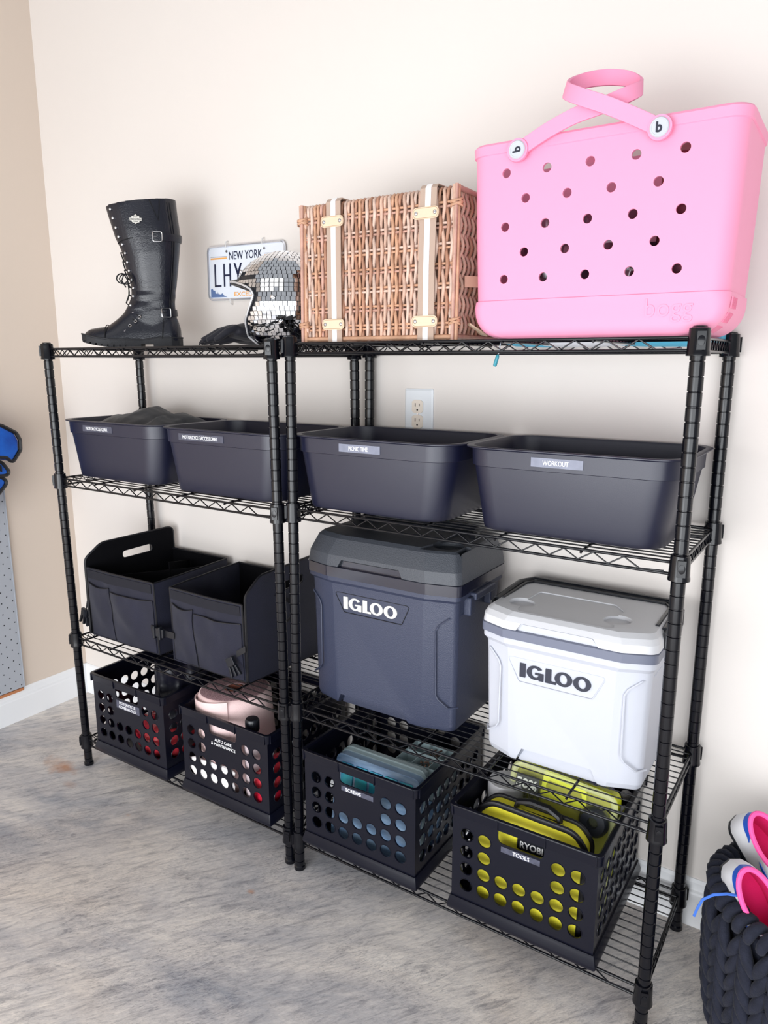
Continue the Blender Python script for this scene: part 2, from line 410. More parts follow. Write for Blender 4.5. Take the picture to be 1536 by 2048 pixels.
# ------------------------------------------------------------------ storage bins on the second shelf
def make_bin(x0, z0, y0, label, tx, tw, txt, tapem, words_w, dz=0.0):
    Wb, Db, H = 0.452, 0.305, 0.174
    t = thing('storage_bin', label, 'bin', (x0, y0, z0), group='black plastic storage bins')
    def R(i, j, r, z): return rrect(i, Wb-i, j, Db-j, r, z, 8)
    rings = [R(0.046, 0.028, 0.045, 0.0), R(0.040, 0.022, 0.050, 0.002), R(0.038, 0.020, 0.052, 0.008), R(0.017, 0.012, 0.055, 0.133), R(0.0125, 0.0080, 0.058, 0.1345),
             R(0.0115, 0.0070, 0.058, 0.168), R(0.004, 0.002, 0.060, 0.1695), R(0.000, 0.000, 0.062, 0.171), R(0.000, 0.000, 0.062, 0.1728), R(0.002, 0.002, 0.060, 0.174),
             R(0.013, 0.013, 0.056, 0.1735), R(0.0155, 0.0125, 0.054, 0.168), R(0.020, 0.0155, 0.052, 0.133), R(0.042, 0.024, 0.048, 0.004)]
    mb = MB(); mb.loft(rings); mb.build('tub', M_bin, t, ang=40)
    # label strip on the band below the rim
    yl = 0.0071
    s = MB(); s.box(tx-tw/2, tx+tw/2, yl-0.0010, yl+0.001, 0.1425, 0.1605); s.build('label_strip', tapem, t, smooth=False)
    text(txt, words_w, 0.0095, M_whitetext, t, (tx-0.002, yl-0.0014, 0.1515))
    return t
make_bin(-0.170, S1[1], -0.338, 'black plastic bin labelled motorcycle gear, heaped with a black jacket', 0.185, 0.135, 'MOTORCYCLE GEAR', M_tape, 0.100)
make_bin(0.284, S1[1], -0.350, 'black plastic bin labelled motorcycle accessories, empty to the eye', 0.175, 0.165, 'MOTORCYCLE ACCESSORIES', M_tape, 0.128)
make_bin(0.748, S2[1], -0.348, 'black plastic bin labelled picnic time, above the charcoal cooler', 0.213, 0.112, 'PICNIC TIME', M_tape2, 0.052)
make_bin(1.202, S2[1], -0.335, 'black plastic bin labelled workout, nearest the tall right post', 0.213, 0.104, 'WORKOUT', M_tape2, 0.052)

# ------------------------------------------------------------------ fruit-crate style file crates on the bottom shelves
def make_crate(dx, z0, label, lines, strip):
    """front-left bottom corner at (1.224+dx, -0.380, z0)"""
    t = thing('file_crate', label, 'crate', (1.395+dx, -0.198, z0), group='black file crates with round holes')
    bx0, bx1 = -0.163, 0.163          # body in x
    by0, by1 = -0.174, 0.174
    zb, zt = 0.030, 0.238
    xs = [-0.127+0.0416*i for i in range(7)]; zr = [0.068+0.042*j for j in range(4)]
    th = 0.0028
    def panel(T, cols, half, slot, full):
        m = MB()
        x0 = cols[0]-0.0208; x1 = cols[-1]+0.0208
        for i, c in enumerate(cols):
            a, b = c-0.0208, c+0.0208
            for j, z in enumerate(zr):
                c0, c1 = z-0.021, z+0.021
                if slot and i in (2, 3, 4):
                    if j == 3: continue
                    loop = None if j == 2 else circ(c, z, 0.0150)
                else: loop = circ(c, z, 0.0150)
                hole_cell(m, a, b, c0, c1, 0, th, loop, T)
                if loop:      # small raised lip round each hole
                    n = 20; vs = []; fs = []
                    for r_, d_ in ((0.0150, 0.0), (0.0153, -0.0011), (0.0163, -0.0011), (0.0168, 0.0)):
                        vs += [T(c+r_*cos(2*pi*k/n), d_, z+r_*sin(2*pi*k/n)) for k in range(n)]
                    for q in range(3):
                        for k in range(n): fs.append((q*n+k, q*n+(k+1) % n, (q+1)*n+(k+1) % n, (q+1)*n+k))
                    m.add(vs, fs)
            if not (slot and i in (2, 3, 4)): hole_cell(m, a, b, zr[3]+0.021, zt, 0, th, None, T)
            hole_cell(m, a, b, zb, zr[0]-0.021, 0, th, None, T)
        hole_cell(m, -half, x0, zb, zt, 0, th, None, T); hole_cell(m, x1, half, zb, zt, 0, th, None, T)
        if slot:
            a, b = cols[2]-0.0208, cols[4]+0.0208; c0, c1 = zr[3]-0.021, zt
            cx, cz = (a+b)/2, (c0+c1)/2; hw = 0.052
            lp = []
            f = fillet([(cx-hw, 0.2365), (cx-hw, 0.2045), (cx+hw, 0.2045), (cx+hw, 0.2365)], [0.001, 0.013, 0.013, 0.001], 5)
            hole_cell(m, a, b, c0, c1, 0, th, f, T)
        return m
    panel(lambda u, d, z: (u, by0+d, z), xs, bx1, True, False).build('front_panel', M_crate, t, ang=30)
    panel(lambda u, d, z: (-u, by1-d, z), xs, bx1, True, False).build('back_panel', M_crate, t, ang=30)
    ys = [0.0385*(i-4)+0.002 for i in range(9)]
    ys = [0.0395*(i-3.5) for i in range(8)]
    def side(T):
        m = MB()
        for c in ys:
            a, b = c-0.01975, c+0.01975
            for z in zr: hole_cell(m, a, b, z-0.021, z+0.021, 0, th, circ(c, z, 0.0150), T)
            hole_cell(m, a, b, zr[3]+0.021, zt, 0, th, None, T); hole_cell(m, a, b, zb, zr[0]-0.021, 0, th, None, T)
            for z in zr:
                n = 20; vs = []; fs = []
                for r_, d_ in ((0.0150, 0.0), (0.0153, -0.0011), (0.0163, -0.0011), (0.0168, 0.0)):
                    vs += [T(c+r_*cos(2*pi*k/n), d_, z+r_*sin(2*pi*k/n)) for k in range(n)]
                for q in range(3):
                    for k in range(n): fs.append((q*n+k, q*n+(k+1) % n, (q+1)*n+(k+1) % n, (q+1)*n+k))
                m.add(vs, fs)
        hole_cell(m, by0, ys[0]-0.01975, zb, zt, 0, th, None, T); hole_cell(m, ys[-1]+0.01975, by1, zb, zt, 0, th, None, T)
        return m
    side(lambda u, d, z: (bx1-d, u, z)).build('side_panel', M_crate, t, ang=30)
    side(lambda u, d, z: (bx0+d, -u, z)).build('side_panel', M_crate, t, ang=30)
    # rim: outward turned collar with a rounded top
    m = MB()
    def rr(o, z, r=0.012): return rrect(bx0-o, bx1+o, by0-o, by1+o, max(r, 0.004), z, 4)
    m.loft([rr(-0.003, 0.236, 0.005), rr(0.0025, 0.236, 0.008), rr(0.0065, 0.238, 0.010), rr(0.0085, 0.260, 0.012), rr(0.0075, 0.262, 0.012), rr(0.0, 0.262, 0.010), rr(-0.0035, 0.259, 0.008)], closed=True)
    for sx in (-1, 1):       # ribs at the ends of the grip and at the corners
        m.box(sx*0.0535-0.0016, sx*0.0535+0.0016, by0-0.0098, by0-0.006, 0.2375, 0.261)
        m.box(sx*0.160-0.0014, sx*0.160+0.0014, by0-0.0098, by0-0.006, 0.2375, 0.261)
    for sy in (-1, 1):
        m.box(bx1+0.0065, bx1+0.0098, sy*0.169-0.0014, sy*0.169+0.0014, 0.2375, 0.261)
    m.build('rim', M_crate, t, ang=30)
    # flared base with a floor
    m = MB()
    def q(o, z): return rrect(bx0-o, bx1+o, by0-o, by1+o, 0.004, z, 2)
    m.loft([q(0.0075, 0.0), q(0.0085, 0.002), q(0.0085, 0.010), q(0.004, 0.026), q(0.003, 0.031), q(-0.002, 0.031), q(-0.003, 0.004)], cap1=True)
    m.box(bx0, bx1, by0, by1, 0.008, 0.011)
    m.build('base', M_crate, t, ang=30)
    if strip:
        m = MB(); m.box(*strip, by0-0.0008, by0-0.0001, 0.199-0.013*len(lines), 0.199); m.build('label_strip', M_tape, t, smooth=False)
    for i, (s_, wd, cx) in enumerate(lines):
        text(s_, wd, 0.0088, M_whitetext, t, (cx, by0-0.0012, 0.199-0.013*(i+0.5)))
    return t
make_crate(0.000, S2[3], 'black crate labelled tools, full of yellow tool cases', [('TOOLS', 0.038, 0.0)], (-0.046, 0.042))
make_crate(-0.423, S2[3], 'black crate labelled screws, with teal and clear plastic cases inside', [('SCREWS', 0.045, -0.012)], (-0.048, 0.046))
make_crate(-0.875, S1[3], 'black crate labelled auto care and maintenance, holding the pink towel roll', [('AUTO CARE', 0.064, 0.0), ('& MAINTENANCE', 0.092, 0.0)], None)
make_crate(-1.280, S1[3], 'black crate labelled motorcycle cover and lock, leftmost on the bottom shelf', [('MOTORCYCLE', 0.074, 0.0), ('COVER & LOCK', 0.080, 0.0)], (-0.052, 0.055))

# ------------------------------------------------------------------ coolers
def igloo(parent, x, y, z, h, m, m2=None):
    """raised slab letters I G L O O, left edge x, front y, baseline z, height h"""
    d = 0.0022
    g = MB(); g.prism([(x, z), (x+0.42*h, z), (x+0.42*h, z+h), (x, z+h)], y-d, y+0.001); g.build('letter', m, parent, smooth=False)
    def ell(cx, cz, rx, rz, n=36, a0=0, a1=2*pi): return [(cx+rx*cos(a0+(a1-a0)*i/n), cz+rz*sin(a0+(a1-a0)*i/n)) for i in range(n+(1 if a1-a0 < 6.2 else 0))]
    def ringpoly(cx, a0, a1, rx=0.60, ix=0.27, rz=0.5, iz=0.36, n=36):
        vs = []; fs = []; full = a1-a0 > 6.2; N = n if full else n+1
        for yy in (y-d, y+0.001):
            for i in range(N):
                a = a0+(a1-a0)*i/n; vs.append((x+(cx+rx*cos(a))*h, yy, z+(0.5+rz*sin(a))*h))
            for i in range(N):
                a = a0+(a1-a0)*i/n; vs.append((x+(cx+ix*cos(a))*h, yy, z+(0.5+iz*sin(a))*h))
        for i in range(n):
            j = (i+1) % N
            fs += [(i, j, N+j, N+i), (2*N+i, 3*N+i, 3*N+j, 2*N+j), (i, 2*N+i, 2*N+j, j), (N+i, N+j, 3*N+j, 3*N+i)]
        if not full: fs += [(0, N, 3*N, 2*N), (N-1, 3*N-1, 4*N-1, 2*N-1)]
        return vs, fs
    g = MB(); g.add(*ringpoly(1.12, radians(38), radians(345)))
    g.prism([(x+1.12*h, z+0.52*h), (x+1.72*h, z+0.52*h), (x+1.72*h, z+0.0*h), (x+1.40*h, z+0.0*h), (x+1.40*h, z+0.40*h), (x+1.12*h, z+0.40*h)], y-d-0.0003, y+0.0008); g.build('letter', m, parent, smooth=False)
    g = MB(); g.prism([(x+1.86*h, z), (x+2.62*h, z), (x+2.62*h, z+0.16*h), (x+2.26*h, z+0.16*h), (x+2.26*h, z+1.0*h), (x+1.86*h, z+1.0*h)], y-d, y+0.001); g.build('letter', m, parent, smooth=False)
    for c in (3.12, 4.40):
        g = MB(); g.add(*ringpoly(c, 0, 2*pi)); g.build('letter', m, parent, smooth=False)

def cooler_ring(W, D, cf, cs, z, r=0.012, e=0.0):
    """plan outline of a cooler: bowed front of three facets; e shrinks it all round"""
    w = W/2-e; d0 = -D/2+e; d1 = D/2-e
    pts = [(-w, d0+cs+0.012), (-w+0.006, d0+cs), (-w+cf, d0), (w-cf, d0), (w-0.006, d0+cs), (w, d0+cs+0.012), (w, d1), (-w, d1)]
    f = fillet(pts, [r, r, 0.006, 0.006, r, r, 0.02, 0.02], 4)
    return [(a, b, z) for a, b in f]
def front_y(x, W, D, cf, cs):
    w = W/2; ax = abs(x)
    return -D/2 + (0 if ax < w-cf else cs*(ax-(w-cf))/(cf-0.006))

# --- charcoal cooler
W, D, cf, cs = 0.436, 0.272, 0.078, 0.018
kx, ky, kz = 0.974, -0.168, S2[2]
t = thing('cooler', 'tall charcoal hard cooler with silver lettering on the third shelf', 'cooler', (kx, ky, kz))
m = MB(); cr = lambda z, e, r=0.02: cooler_ring(W, D, cf, cs, z, r, e)
m.loft([cr(0, 0.024), cr(0.004, 0.019), cr(0.016, 0.016), cr(0.29, 0.0115), cr(0.322, 0.010), cr(0.330, 0.003), cr(0.340, 0.003), cr(0.342, 0.006)])
b = m.build('body', M_cool, t, ang=14)
c1 = MB(); c1.prism([(-0.128, -0.01), (-0.112, 0.028), (0.076, 0.028), (0.092, -0.01)], -D/2-0.02, -D/2+0.040)
cut(b, [c1])
g = MB(); g.prism([(-0.118, 0.000), (-0.106, 0.0255), (0.070, 0.0255), (0.082, 0.000)], -D/2+0.033, -D/2+0.043); g.build('foot_recess', M_cool, t)
m = MB(); m.loft([cr(0.340, 0.003), cr(0.341, 0.0), cr(0.366, 0.0), cr(0.367, 0.003)]); m.build('band', M_band, t, ang=30)
m = MB()
def lr(z, ex, ef, eb=None):
    w = W/2-ex; d0 = -D/2+ef; d1 = D/2-(ex if eb is None else eb)
    pts = [(-w, d0+cs+0.014), (-w+0.008, d0+cs), (-w+cf, d0), (w-cf, d0), (w-0.008, d0+cs), (w, d0+cs+0.014), (w, d1), (-w, d1)]
    return [(a, b_, z) for a, b_ in fillet(pts, [0.016, 0.016, 0.004, 0.004, 0.016, 0.016, 0.016, 0.016], 4)]
m.loft([lr(0.366, 0.003, 0.003), lr(0.368, 0.0005, 0.0005), lr(0.395, 0.004, 0.004), lr(0.432, 0.016, 0.024), lr(0.440, 0.024, 0.034), lr(0.4405, 0.030, 0.044)])
l = m.build('lid', M_lid, t, ang=14)
n1 = MB(); n1.prism([(-0.111, 0.360), (-0.096, 0.386), (0.068, 0.386), (0.082, 0.360)], -D/2-0.02, -D/2+0.014)
n2 = MB(); n2.lathe([(0.036, 0.428), (0.036, 0.46)], 28, c=(0.150, -0.045))
n3 = MB(); n3.prism([(0.095, -0.16), (0.118, -0.06), (0.118, 0.09), (0.20, 0.09), (0.24, 0.05), (0.24, -0.2)], 0.4365, 0.46, 'xy')
n4 = MB(); n4.box(0.188, 0.202, -0.085, -0.030, 0.418, 0.46)
cut(l, [n1, n3, n2, n4])
g = MB(); g.prism([(-0.105, 0.362), (-0.093, 0.382), (0.065, 0.382), (0.077, 0.362)], -D/2+0.010, -D/2+0.018); g.build('lid_grip', M_band, t)
pl = MB(); pl.prism(fillet([(-0.122, 0.303), (0.094, 0.303), (0.072, 0.252), (-0.094, 0.252)], 0.006, 3), -D/2+0.008, -D/2+0.0118)
pl = MB(); P_ = fillet([(-0.122, 0.301), (0.094, 0.301), (0.072, 0.252), (-0.094, 0.252)], 0.006, 3)
pl.tube([(a, -D/2+0.0112, z) for a, z in P_], 0.0011, 6, closed=True); pl.build('badge_outline', M_blackpl, t)
igloo(t, -0.095, -D/2+0.0112, 0.262, 0.031, mat('silver_letters', (232, 232, 228), 0.3, metal=0.3))
def corner_ridge(t, m_, W, D, cf, cs, x_in, zl, zh, body_e, side=1):
    pth = [(x_in+0.030, zh+0.024), (x_in+0.006, zh+0.004), (x_in, zh-0.008), (x_in+0.001, zl+0.012), (x_in+0.007, zl), (x_in+0.030, zl-0.018)]
    g = MB(); pts = []
    for a, z in pth:
        pts.append((side*a, front_y(a, W, D, cf, cs)+body_e-0.0002, z))
    # carry on round the side wall
    pts = [(side*(W/2-body_e+0.0002), -D/2+cs+0.09, pth[0][1]+0.004), (side*(W/2-body_e+0.0002), -D/2+cs+0.032, pth[0][1]+0.004)]+pts+[(side*(W/2-body_e-0.0006), -D/2+cs+0.030, pth[-1][1]-0.004)]
    g.tube(pts, 0.0022, 6); g.build('corner_moulding', m_, t)
corner_ridge(t, M_cool, W, D, cf, cs, 0.160, 0.085, 0.262, 0.0125)
corner_ridge(t, M_cool, W, D, cf, cs, 0.172, 0.085, 0.262, 0.0125, -1)
g = MB(); g.box(W/2-0.012, W/2+0.012, -0.055, 0.050, 0.320, 0.338); g.box(W/2-0.014, W/2+0.006, -0.072, -0.042, 0.286, 0.330); g.box(W/2-0.014, W/2+0.006, 0.035, 0.065, 0.286, 0.330)
g.build('side_handle', M_cool, t, bevel=0.004)
g = MB(); g.box(-W/2-0.010, -W/2+0.012, -0.055, 0.050, 0.318, 0.336); g.build('side_handle', M_cool, t, bevel=0.004)
g = MB(); g.tube([(-0.165, 0.050, 0.436), (-0.158, 0.098, 0.447), (-0.145, 0.108, 0.449), (0.145, 0.108, 0.449), (0.158, 0.098, 0.447), (0.165, 0.050, 0.436)], 0.0085, 10); g.build('rear_handle', M_blackpl, t)

# --- white cooler
W, D, cf, cs = 0.372, 0.268, 0.062, 0.022
kx, ky, kz = 1.4345, -0.180, S2[2]
t = thing('cooler', 'small white hard cooler with dark lettering and a slate grey band', 'cooler', (kx, ky, kz))
cr = lambda z, e, r=0.018: cooler_ring(W, D, cf, cs, z, r, e)
m = MB(); m.loft([cr(0, 0.024), cr(0.004, 0.019), cr(0.016, 0.0155), cr(0.235, 0.010), cr(0.262, 0.0085), cr(0.272, 0.002), cr(0.2845, 0.002), cr(0.286, 0.005)])
b = m.build('body', M_white, t, ang=14)
c1 = MB(); c1.prism([(-0.098, -0.01), (-0.078, 0.034), (0.075, 0.034), (0.094, -0.01)], -D/2-0.02, -D/2+0.036)
cut(b, [c1])
g = MB(); g.prism([(-0.090, 0.0), (-0.074, 0.031), (0.071, 0.031), (0.086, 0.0)], -D/2+0.029, -D/2+0.039); g.build('foot_recess', M_white, t)
m = MB(); m.loft([cr(0.2845, 0.002), cr(0.2855, -0.0008), cr(0.3035, -0.0008), cr(0.305, 0.002)]); m.build('band', M_greyband, t, ang=30)
m = MB()
def lr(z, ex, ef, r=0.02):
    w = W/2-ex; d0 = -D/2+ef; d1 = D/2-ex
    pts = [(-w, d0+cs+0.014), (-w+0.008, d0+cs), (-w+cf, d0), (w-cf, d0), (w-0.008, d0+cs), (w, d0+cs+0.014), (w, d1), (-w, d1)]
    return [(a, b_, z) for a, b_ in fillet(pts, [r, r, 0.008, 0.008, r, r, r, r], 4)]
m.loft([lr(0.304, 0.003, 0.003), lr(0.306, 0.0, 0.0), lr(0.322, 0.0015, 0.002), lr(0.332, 0.006, 0.010), lr(0.339, 0.014, 0.022), lr(0.3405, 0.024, 0.034)])
l = m.build('lid', M_greylid, t, ang=14)
n1 = MB(); n1.prism([(-0.101, 0.298), (-0.086, 0.322), (0.066, 0.322), (0.084, 0.298)], -D/2-0.02, -D/2+0.010)
n2 = MB(); n2.lathe([(0.028, 0.333), (0.031, 0.36)], 28, c=(-0.118, -0.048))
n3 = MB(); n3.lathe([(0.028, 0.333), (0.031, 0.36)], 28, c=(0.090, -0.048))
n4 = MB(); n4.prism(fillet([(-0.105, -0.105), (-0.118, -0.048), (-0.112, 0.045), (0.060, 0.045), (0.088, 0.01), (0.080, -0.050), (0.100, -0.105)], 0.01, 3), 0.3380, 0.36, 'xy')
cut(l, [n1, n4, n2, n3])
g = MB(); g.prism([(-0.095, 0.302), (-0.083, 0.3195), (0.063, 0.3195), (0.079, 0.302)], -D/2+0.0065, -D/2+0.014); g.build('lid_grip', M_white, t)
pl = MB(); P_ = fillet([(-0.116, 0.243), (0.096, 0.243), (0.070, 0.190), (-0.088, 0.190)], 0.007, 3)
pl.tube([(a, -D/2+0.0096, z) for a, z in P_], 0.0011, 6, closed=True); pl.build('badge_outline', M_white, t)
igloo(t, -0.086, -D/2+0.0092, 0.203, 0.0305, M_ink)
corner_ridge(t, M_white, W, D, cf, cs, 0.132, 0.070, 0.222, 0.0098)
corner_ridge(t, M_white, W, D, cf, cs, 0.132, 0.070, 0.222, 0.0098, -1)
g = MB(); w_ = W/2
g.tube([(-w_+0.004, -0.040, 0.333), (-w_+0.006, 0.090, 0.340), (-w_+0.030, 0.1235, 0.342), (w_-0.030, 0.1235, 0.342), (w_-0.006, 0.090, 0.340), (w_-0.004, -0.040, 0.333)], 0.0075, 10)
g.tube([(-w_+0.020, -0.040, 0.3395), (-w_+0.022, 0.085, 0.3415), (-w_+0.036, 0.106, 0.342), (w_-0.036, 0.106, 0.342), (w_-0.022, 0.085, 0.3415), (w_-0.020, -0.040, 0.3395)], 0.0042, 8)
g.build('pull_handle', M_blackpl, t)
g = MB()
for s_ in (-1, 1): g.prism([(s_*(w_-0.002), 0.30), (s_*(w_+0.003), 0.30), (s_*(w_+0.003), 0.335), (s_*(w_-0.002), 0.337)], -0.060, 0.110)
g.build('handle_guide', M_blackpl, t, bevel=0.001)

# ------------------------------------------------------------------ tall riding boot on the left rack
M_leather = mat('black_leather', (18, 20, 32), 0.26, bump=0.25, bscale=260, var=0.15, vscale=9, spec=0.5)
M_sole = mat('black_rubber_sole', (24, 25, 31), 0.6, bump=0.3, bscale=300)
M_lace = mat('black_laces', (14, 14, 18), 0.8, bump=0.4, bscale=1500)
M_pewter = mat('pewter', (196, 192, 184), 0.35, metal=0.85, bump=0.4, bscale=900)
t = thing('boot', 'tall black leather lace-up riding boot with side buckles', 'boot', (0.13, -0.20, S1[0]), (0, 0, radians(42)))
Z0 = S1[0]
front = [(1.752, -0.110), (1.726, -0.105), (1.695, -0.097), (1.656, -0.087), (1.639, -0.078), (1.616, -0.071), (1.589, -0.066), (1.567, -0.063), (1.542, -0.056), (1.516, -0.053), (1.496, -0.057), (1.475, -0.066), (1.452, -0.082), (1.435, -0.100)]
back = [(1.775, 0.079), (1.743, 0.085), (1.682, 0.091), (1.665, 0.092), (1.626, 0.087), (1.561, 0.078), (1.507, 0.069), (1.485, 0.066), (1.441, 0.070), (1.408, 0.075), (1.396, 0.078)]
def itp(tab, z):
    tab = sorted(tab)
    if z <= tab[0][0]: return tab[0][1]
    for (a, b), (c, d) in zip(tab, tab[1:]):
        if z <= c: return b+(d-b)*(z-a)/(c-a)
    return tab[-1][1]
wid = [(1.36, 0.030), (1.44, 0.034), (1.50, 0.036), (1.56, 0.044), (1.62, 0.052), (1.68, 0.056), (1.77, 0.056)]
mb = MB(); rings = []
zs = [1.400+0.0145*i for i in range(24)]+[1.748]
for z in zs:
    f, b_ = itp(front, z), itp(back, z); cx = (f+b_)/2; rx = (b_-f)/2; ry = itp(wid, z); ring = []
    for k in range(32):
        a = 2*pi*k/32; c_, s_ = cos(a), sin(a)
        p = 2.3 if c_ > 0 else 1.9
        k_ = (abs(c_)**p+abs(s_)**p)**(-1/p)
        zz = z + (0.012*(c_+0.0)+0.008 if z > 1.747 else 0)
        wr = 0.0028*sin(z*190+a*2)*max(0, 1-abs(z-1.49)/0.05)
        ring.append((cx+c_*k_*rx+wr, s_*k_*ry+wr*0.8, zz-Z0))
    rings.append(ring)
mb.loft(rings)
# foot: vertical slices from toe to heel  (x, half width, top z)
foot = [(-0.192, 0.012, 0.030), (-0.187, 0.026, 0.043), (-0.172, 0.037, 0.052), (-0.150, 0.043, 0.056), (-0.125, 0.046, 0.060), (-0.100, 0.046, 0.078), (-0.078, 0.044, 0.096),
        (-0.055, 0.041, 0.112), (-0.030, 0.038, 0.118), (0.0, 0.036, 0.118), (0.030, 0.036, 0.112), (0.055, 0.035, 0.100), (0.072, 0.028, 0.080), (0.079, 0.014, 0.055)]
rings = []
for x, hw, zt in foot:
    r = []
    for k in range(20):
        a = pi*k/19; r.append((x, -hw*cos(a)*(1.0 if k in (0, 19) else (1-0.12*sin(a))), 0.018+max(0.002, (zt-0.018))*sin(a)**0.75))
    rings.append(r)
mb.loft(rings)
bd = mb.build('leather_upper', M_leather, t); remesh(bd, 0.0032, 5)
c = MB(); rg = []
for k_, zz_, ins in ((0, 0.345, 0.010), (1, 0.380, 0.007), (2, 0.440, 0.006)):
    f, b_ = itp(front, zz_+Z0), itp(back, zz_+Z0); rg.append([((f+b_)/2+((b_-f)/2-ins)*cos(2*pi*k/24), (itp(wid, zz_+Z0)-ins)*sin(2*pi*k/24), zz_) for k in range(24)])
c.loft(rg); cut(bd, [c])
# sole with lug notches, heel block
def soleplan(e=0.0, x0=-0.200, x1=0.084):
    L_ = x1-x0; out = []
    hw = [(0.0, 0.0), (0.02, 0.020), (0.07, 0.034), (0.16, 0.044), (0.30, 0.049), (0.45, 0.045), (0.62, 0.037), (0.78, 0.037), (0.90, 0.035), (0.97, 0.024), (1.0, 0.0)]
    P = [(x0+L_*u, -(v+e)) for u, v in hw]+[(x0+L_*u, v+e) for u, v in reversed(hw[1:-1])]
    return P
def toe_spring(x): return 0.016*max(0, (-0.115-x)/0.085)**1.5 if x < -0.115 else 0.0
mb = MB(); rings = []
sp = fillet(soleplan(), 0.01, 3)
for zf, e in ((0, -0.003), (0.3, 0.0), (1, 0.0), (1.15, -0.004)):
    rings.append([(x*(1+e*3), y*(1+e*8), (0.0 if zf == 0 else 0)+toe_spring(x)+(0.0125 if False else 0)+zf*(0.020+(0.007 if x > 0.02 else 0))) for x, y in sp])
mb.loft(rings); so = mb.build('sole', M_sole, t, ang=40)
cuts = []
c = MB(); c.box(-0.030, 0.004, -0.08, 0.08, -0.02, 0.010); cuts.append(c)
for i in range(9):
    c = MB(); x = -0.188+0.0165*i; c.box(x, x+0.005, -0.08, -0.034-(0.008 if i > 2 else -0.012), toe_spring(x)-0.01, toe_spring(x)+0.007); cuts.append(c)
cut(so, cuts)
mb = MB()
for sp_, zz in ((0.0015, 0.0215),):
    pts = [(x, y, toe_spring(x)+0.0225+(0.006 if x > 0.02 else 0)) for x, y in fillet(soleplan(-0.001), 0.01, 3)]
    mb.tube(pts, 0.0022, 6, closed=True)
mb.build('welt', M_sole, t)
# side straps with buckles; side of the shaft nearest the room is local -y
def strap(z, th0, th1, tip):
    pts = []
    def P(u, v):
        zz = z + (v-0.5)*0.019*(1 if u > 0.12 else 0.35+u*5.4) + (u-0.5)*0.004
        a = th0+(th1-th0)*u; f, b_ = itp(front, zz+Z0), itp(back, zz+Z0); cx = (f+b_)/2; rx = (b_-f)/2+0.0022; ry = itp(wid, zz+Z0)+0.0022
        c_, s_ = cos(a), sin(a); p = 2.3 if c_ > 0 else 1.9; k_ = (abs(c_)**p+abs(s_)**p)**(-1/p)
        return (cx+c_*k_*rx, s_*k_*ry, zz)
    m = MB(); m.sheet(P, 28, 4, 0.0030); o = m.build('strap', M_leather, t)
    e = MB()
    for v in (0.12, 0.88): e.tube([tuple(P(0.1+0.9*i/20, v)) for i in range(21)], 0.0011, 5)
    e.build('stitching', M_lace, o)
    u0 = (-1.22-th0)/(th1-th0) if z > 0.2 else (-0.92-th0)/(th1-th0)
    c = Vector(P(u0, 0.5)); d = (Vector(P(u0+0.05, 0.5))-c).normalized(); up = Vector((0, 0, 1)); n_ = d.cross(up)
    if n_.y > 0: n_ = -n_
    q = MB(); R_ = fillet([(-0.0125, -0.0125), (0.0125, -0.0125), (0.0125, 0.0125), (-0.0125, 0.0125)], 0.004, 3)
    q.tube([c+d*a+up*b2+n_*0.0045 for a, b2 in R_], 0.0015, 6, closed=True)
    q.tube([c-d*0.001+up*0.0+n_*0.004, c-d*0.013+n_*0.0055], 0.001, 5); q.build('buckle', M_chrome, o)
strap(1.6600-Z0, -1.95, 0.6, True); strap(1.4560-Z0, -1.6, 0.5, True)
# seam lines: upper band, elastic gore, toe cap, counter
m = MB()
def onshaft(a, zz, o=0.0012):
    f, b_ = itp(front, zz+Z0), itp(back, zz+Z0); cx = (f+b_)/2; rx = (b_-f)/2+o; ry = itp(wid, zz+Z0)+o
    c_, s_ = cos(a), sin(a); p = 2.3 if c_ > 0 else 1.9; k_ = (abs(c_)**p+abs(s_)**p)**(-1/p)
    return (cx+c_*k_*rx, s_*k_*ry, zz)
m.tube([onshaft(-2.95+i*0.1, 0.286+0.0012*i) for i in range(14)], 0.0012, 5)
m.tube([onshaft(-1.25, 0.398), onshaft(-1.10, 0.345), onshaft(-0.95, 0.400)], 0.0012, 5)
m.tube([onshaft(-0.62, 0.395-0.30*i/12) for i in range(13)], 0.0012, 5); m.tube([onshaft(-0.72, 0.395-0.30*i/12) for i in range(13)], 0.0010, 5)
m.tube([(-0.125-0.002*cos(a), -0.0465*cos(a), 0.020+0.0435*sin(a)**0.75) for a in [pi*k/20 for k in range(21)]], 0.0014, 5)
m.tube([(0.030+0.004*i/6, -0.0375+0.0005*i, 0.025+0.008*i) for i in range(8)], 0.0012, 5)
m.build('seam', M_lace, t)
# domed studs down the front flap, ringed eyelets on the instep, laces between
studs = [(1.732, -0.094), (1.709, -0.088), (1.684, -0.082), (1.660, -0.076), (1.640, -0.070), (1.617, -0.064), (1.593, -0.058), (1.570, -0.052), (1.546, -0.045), (1.524, -0.040), (1.501, -0.040), (1.476, -0.045)]
sm_ = MB(); sm_.ball((0, 0, 0), (0.0042, 0.0032, 0.0042), 10, 6); sme = sm_.mesh('stud'); sme.materials.append(M_chrome)
sd = []
for sgn in (-1, 1):
    for z, x in studs:
        f = itp(front, z); a = -2.55 if sgn < 0 else 2.55
        p = onshaft(a, z-Z0, 0.002)
        o = bpy.data.objects.new('stud', sme); COL.objects.link(o); o.parent = t; o.location = p
        if sgn < 0: sd.append(Vector(p))
em = MB(); em.tube([(0.0042*cos(2*pi*k/12), 0, 0.0042*sin(2*pi*k/12)) for k in range(12)], 0.0012, 5, closed=True); eme = em.mesh('eyelet'); eme.materials.append(M_chrome)
ey = []
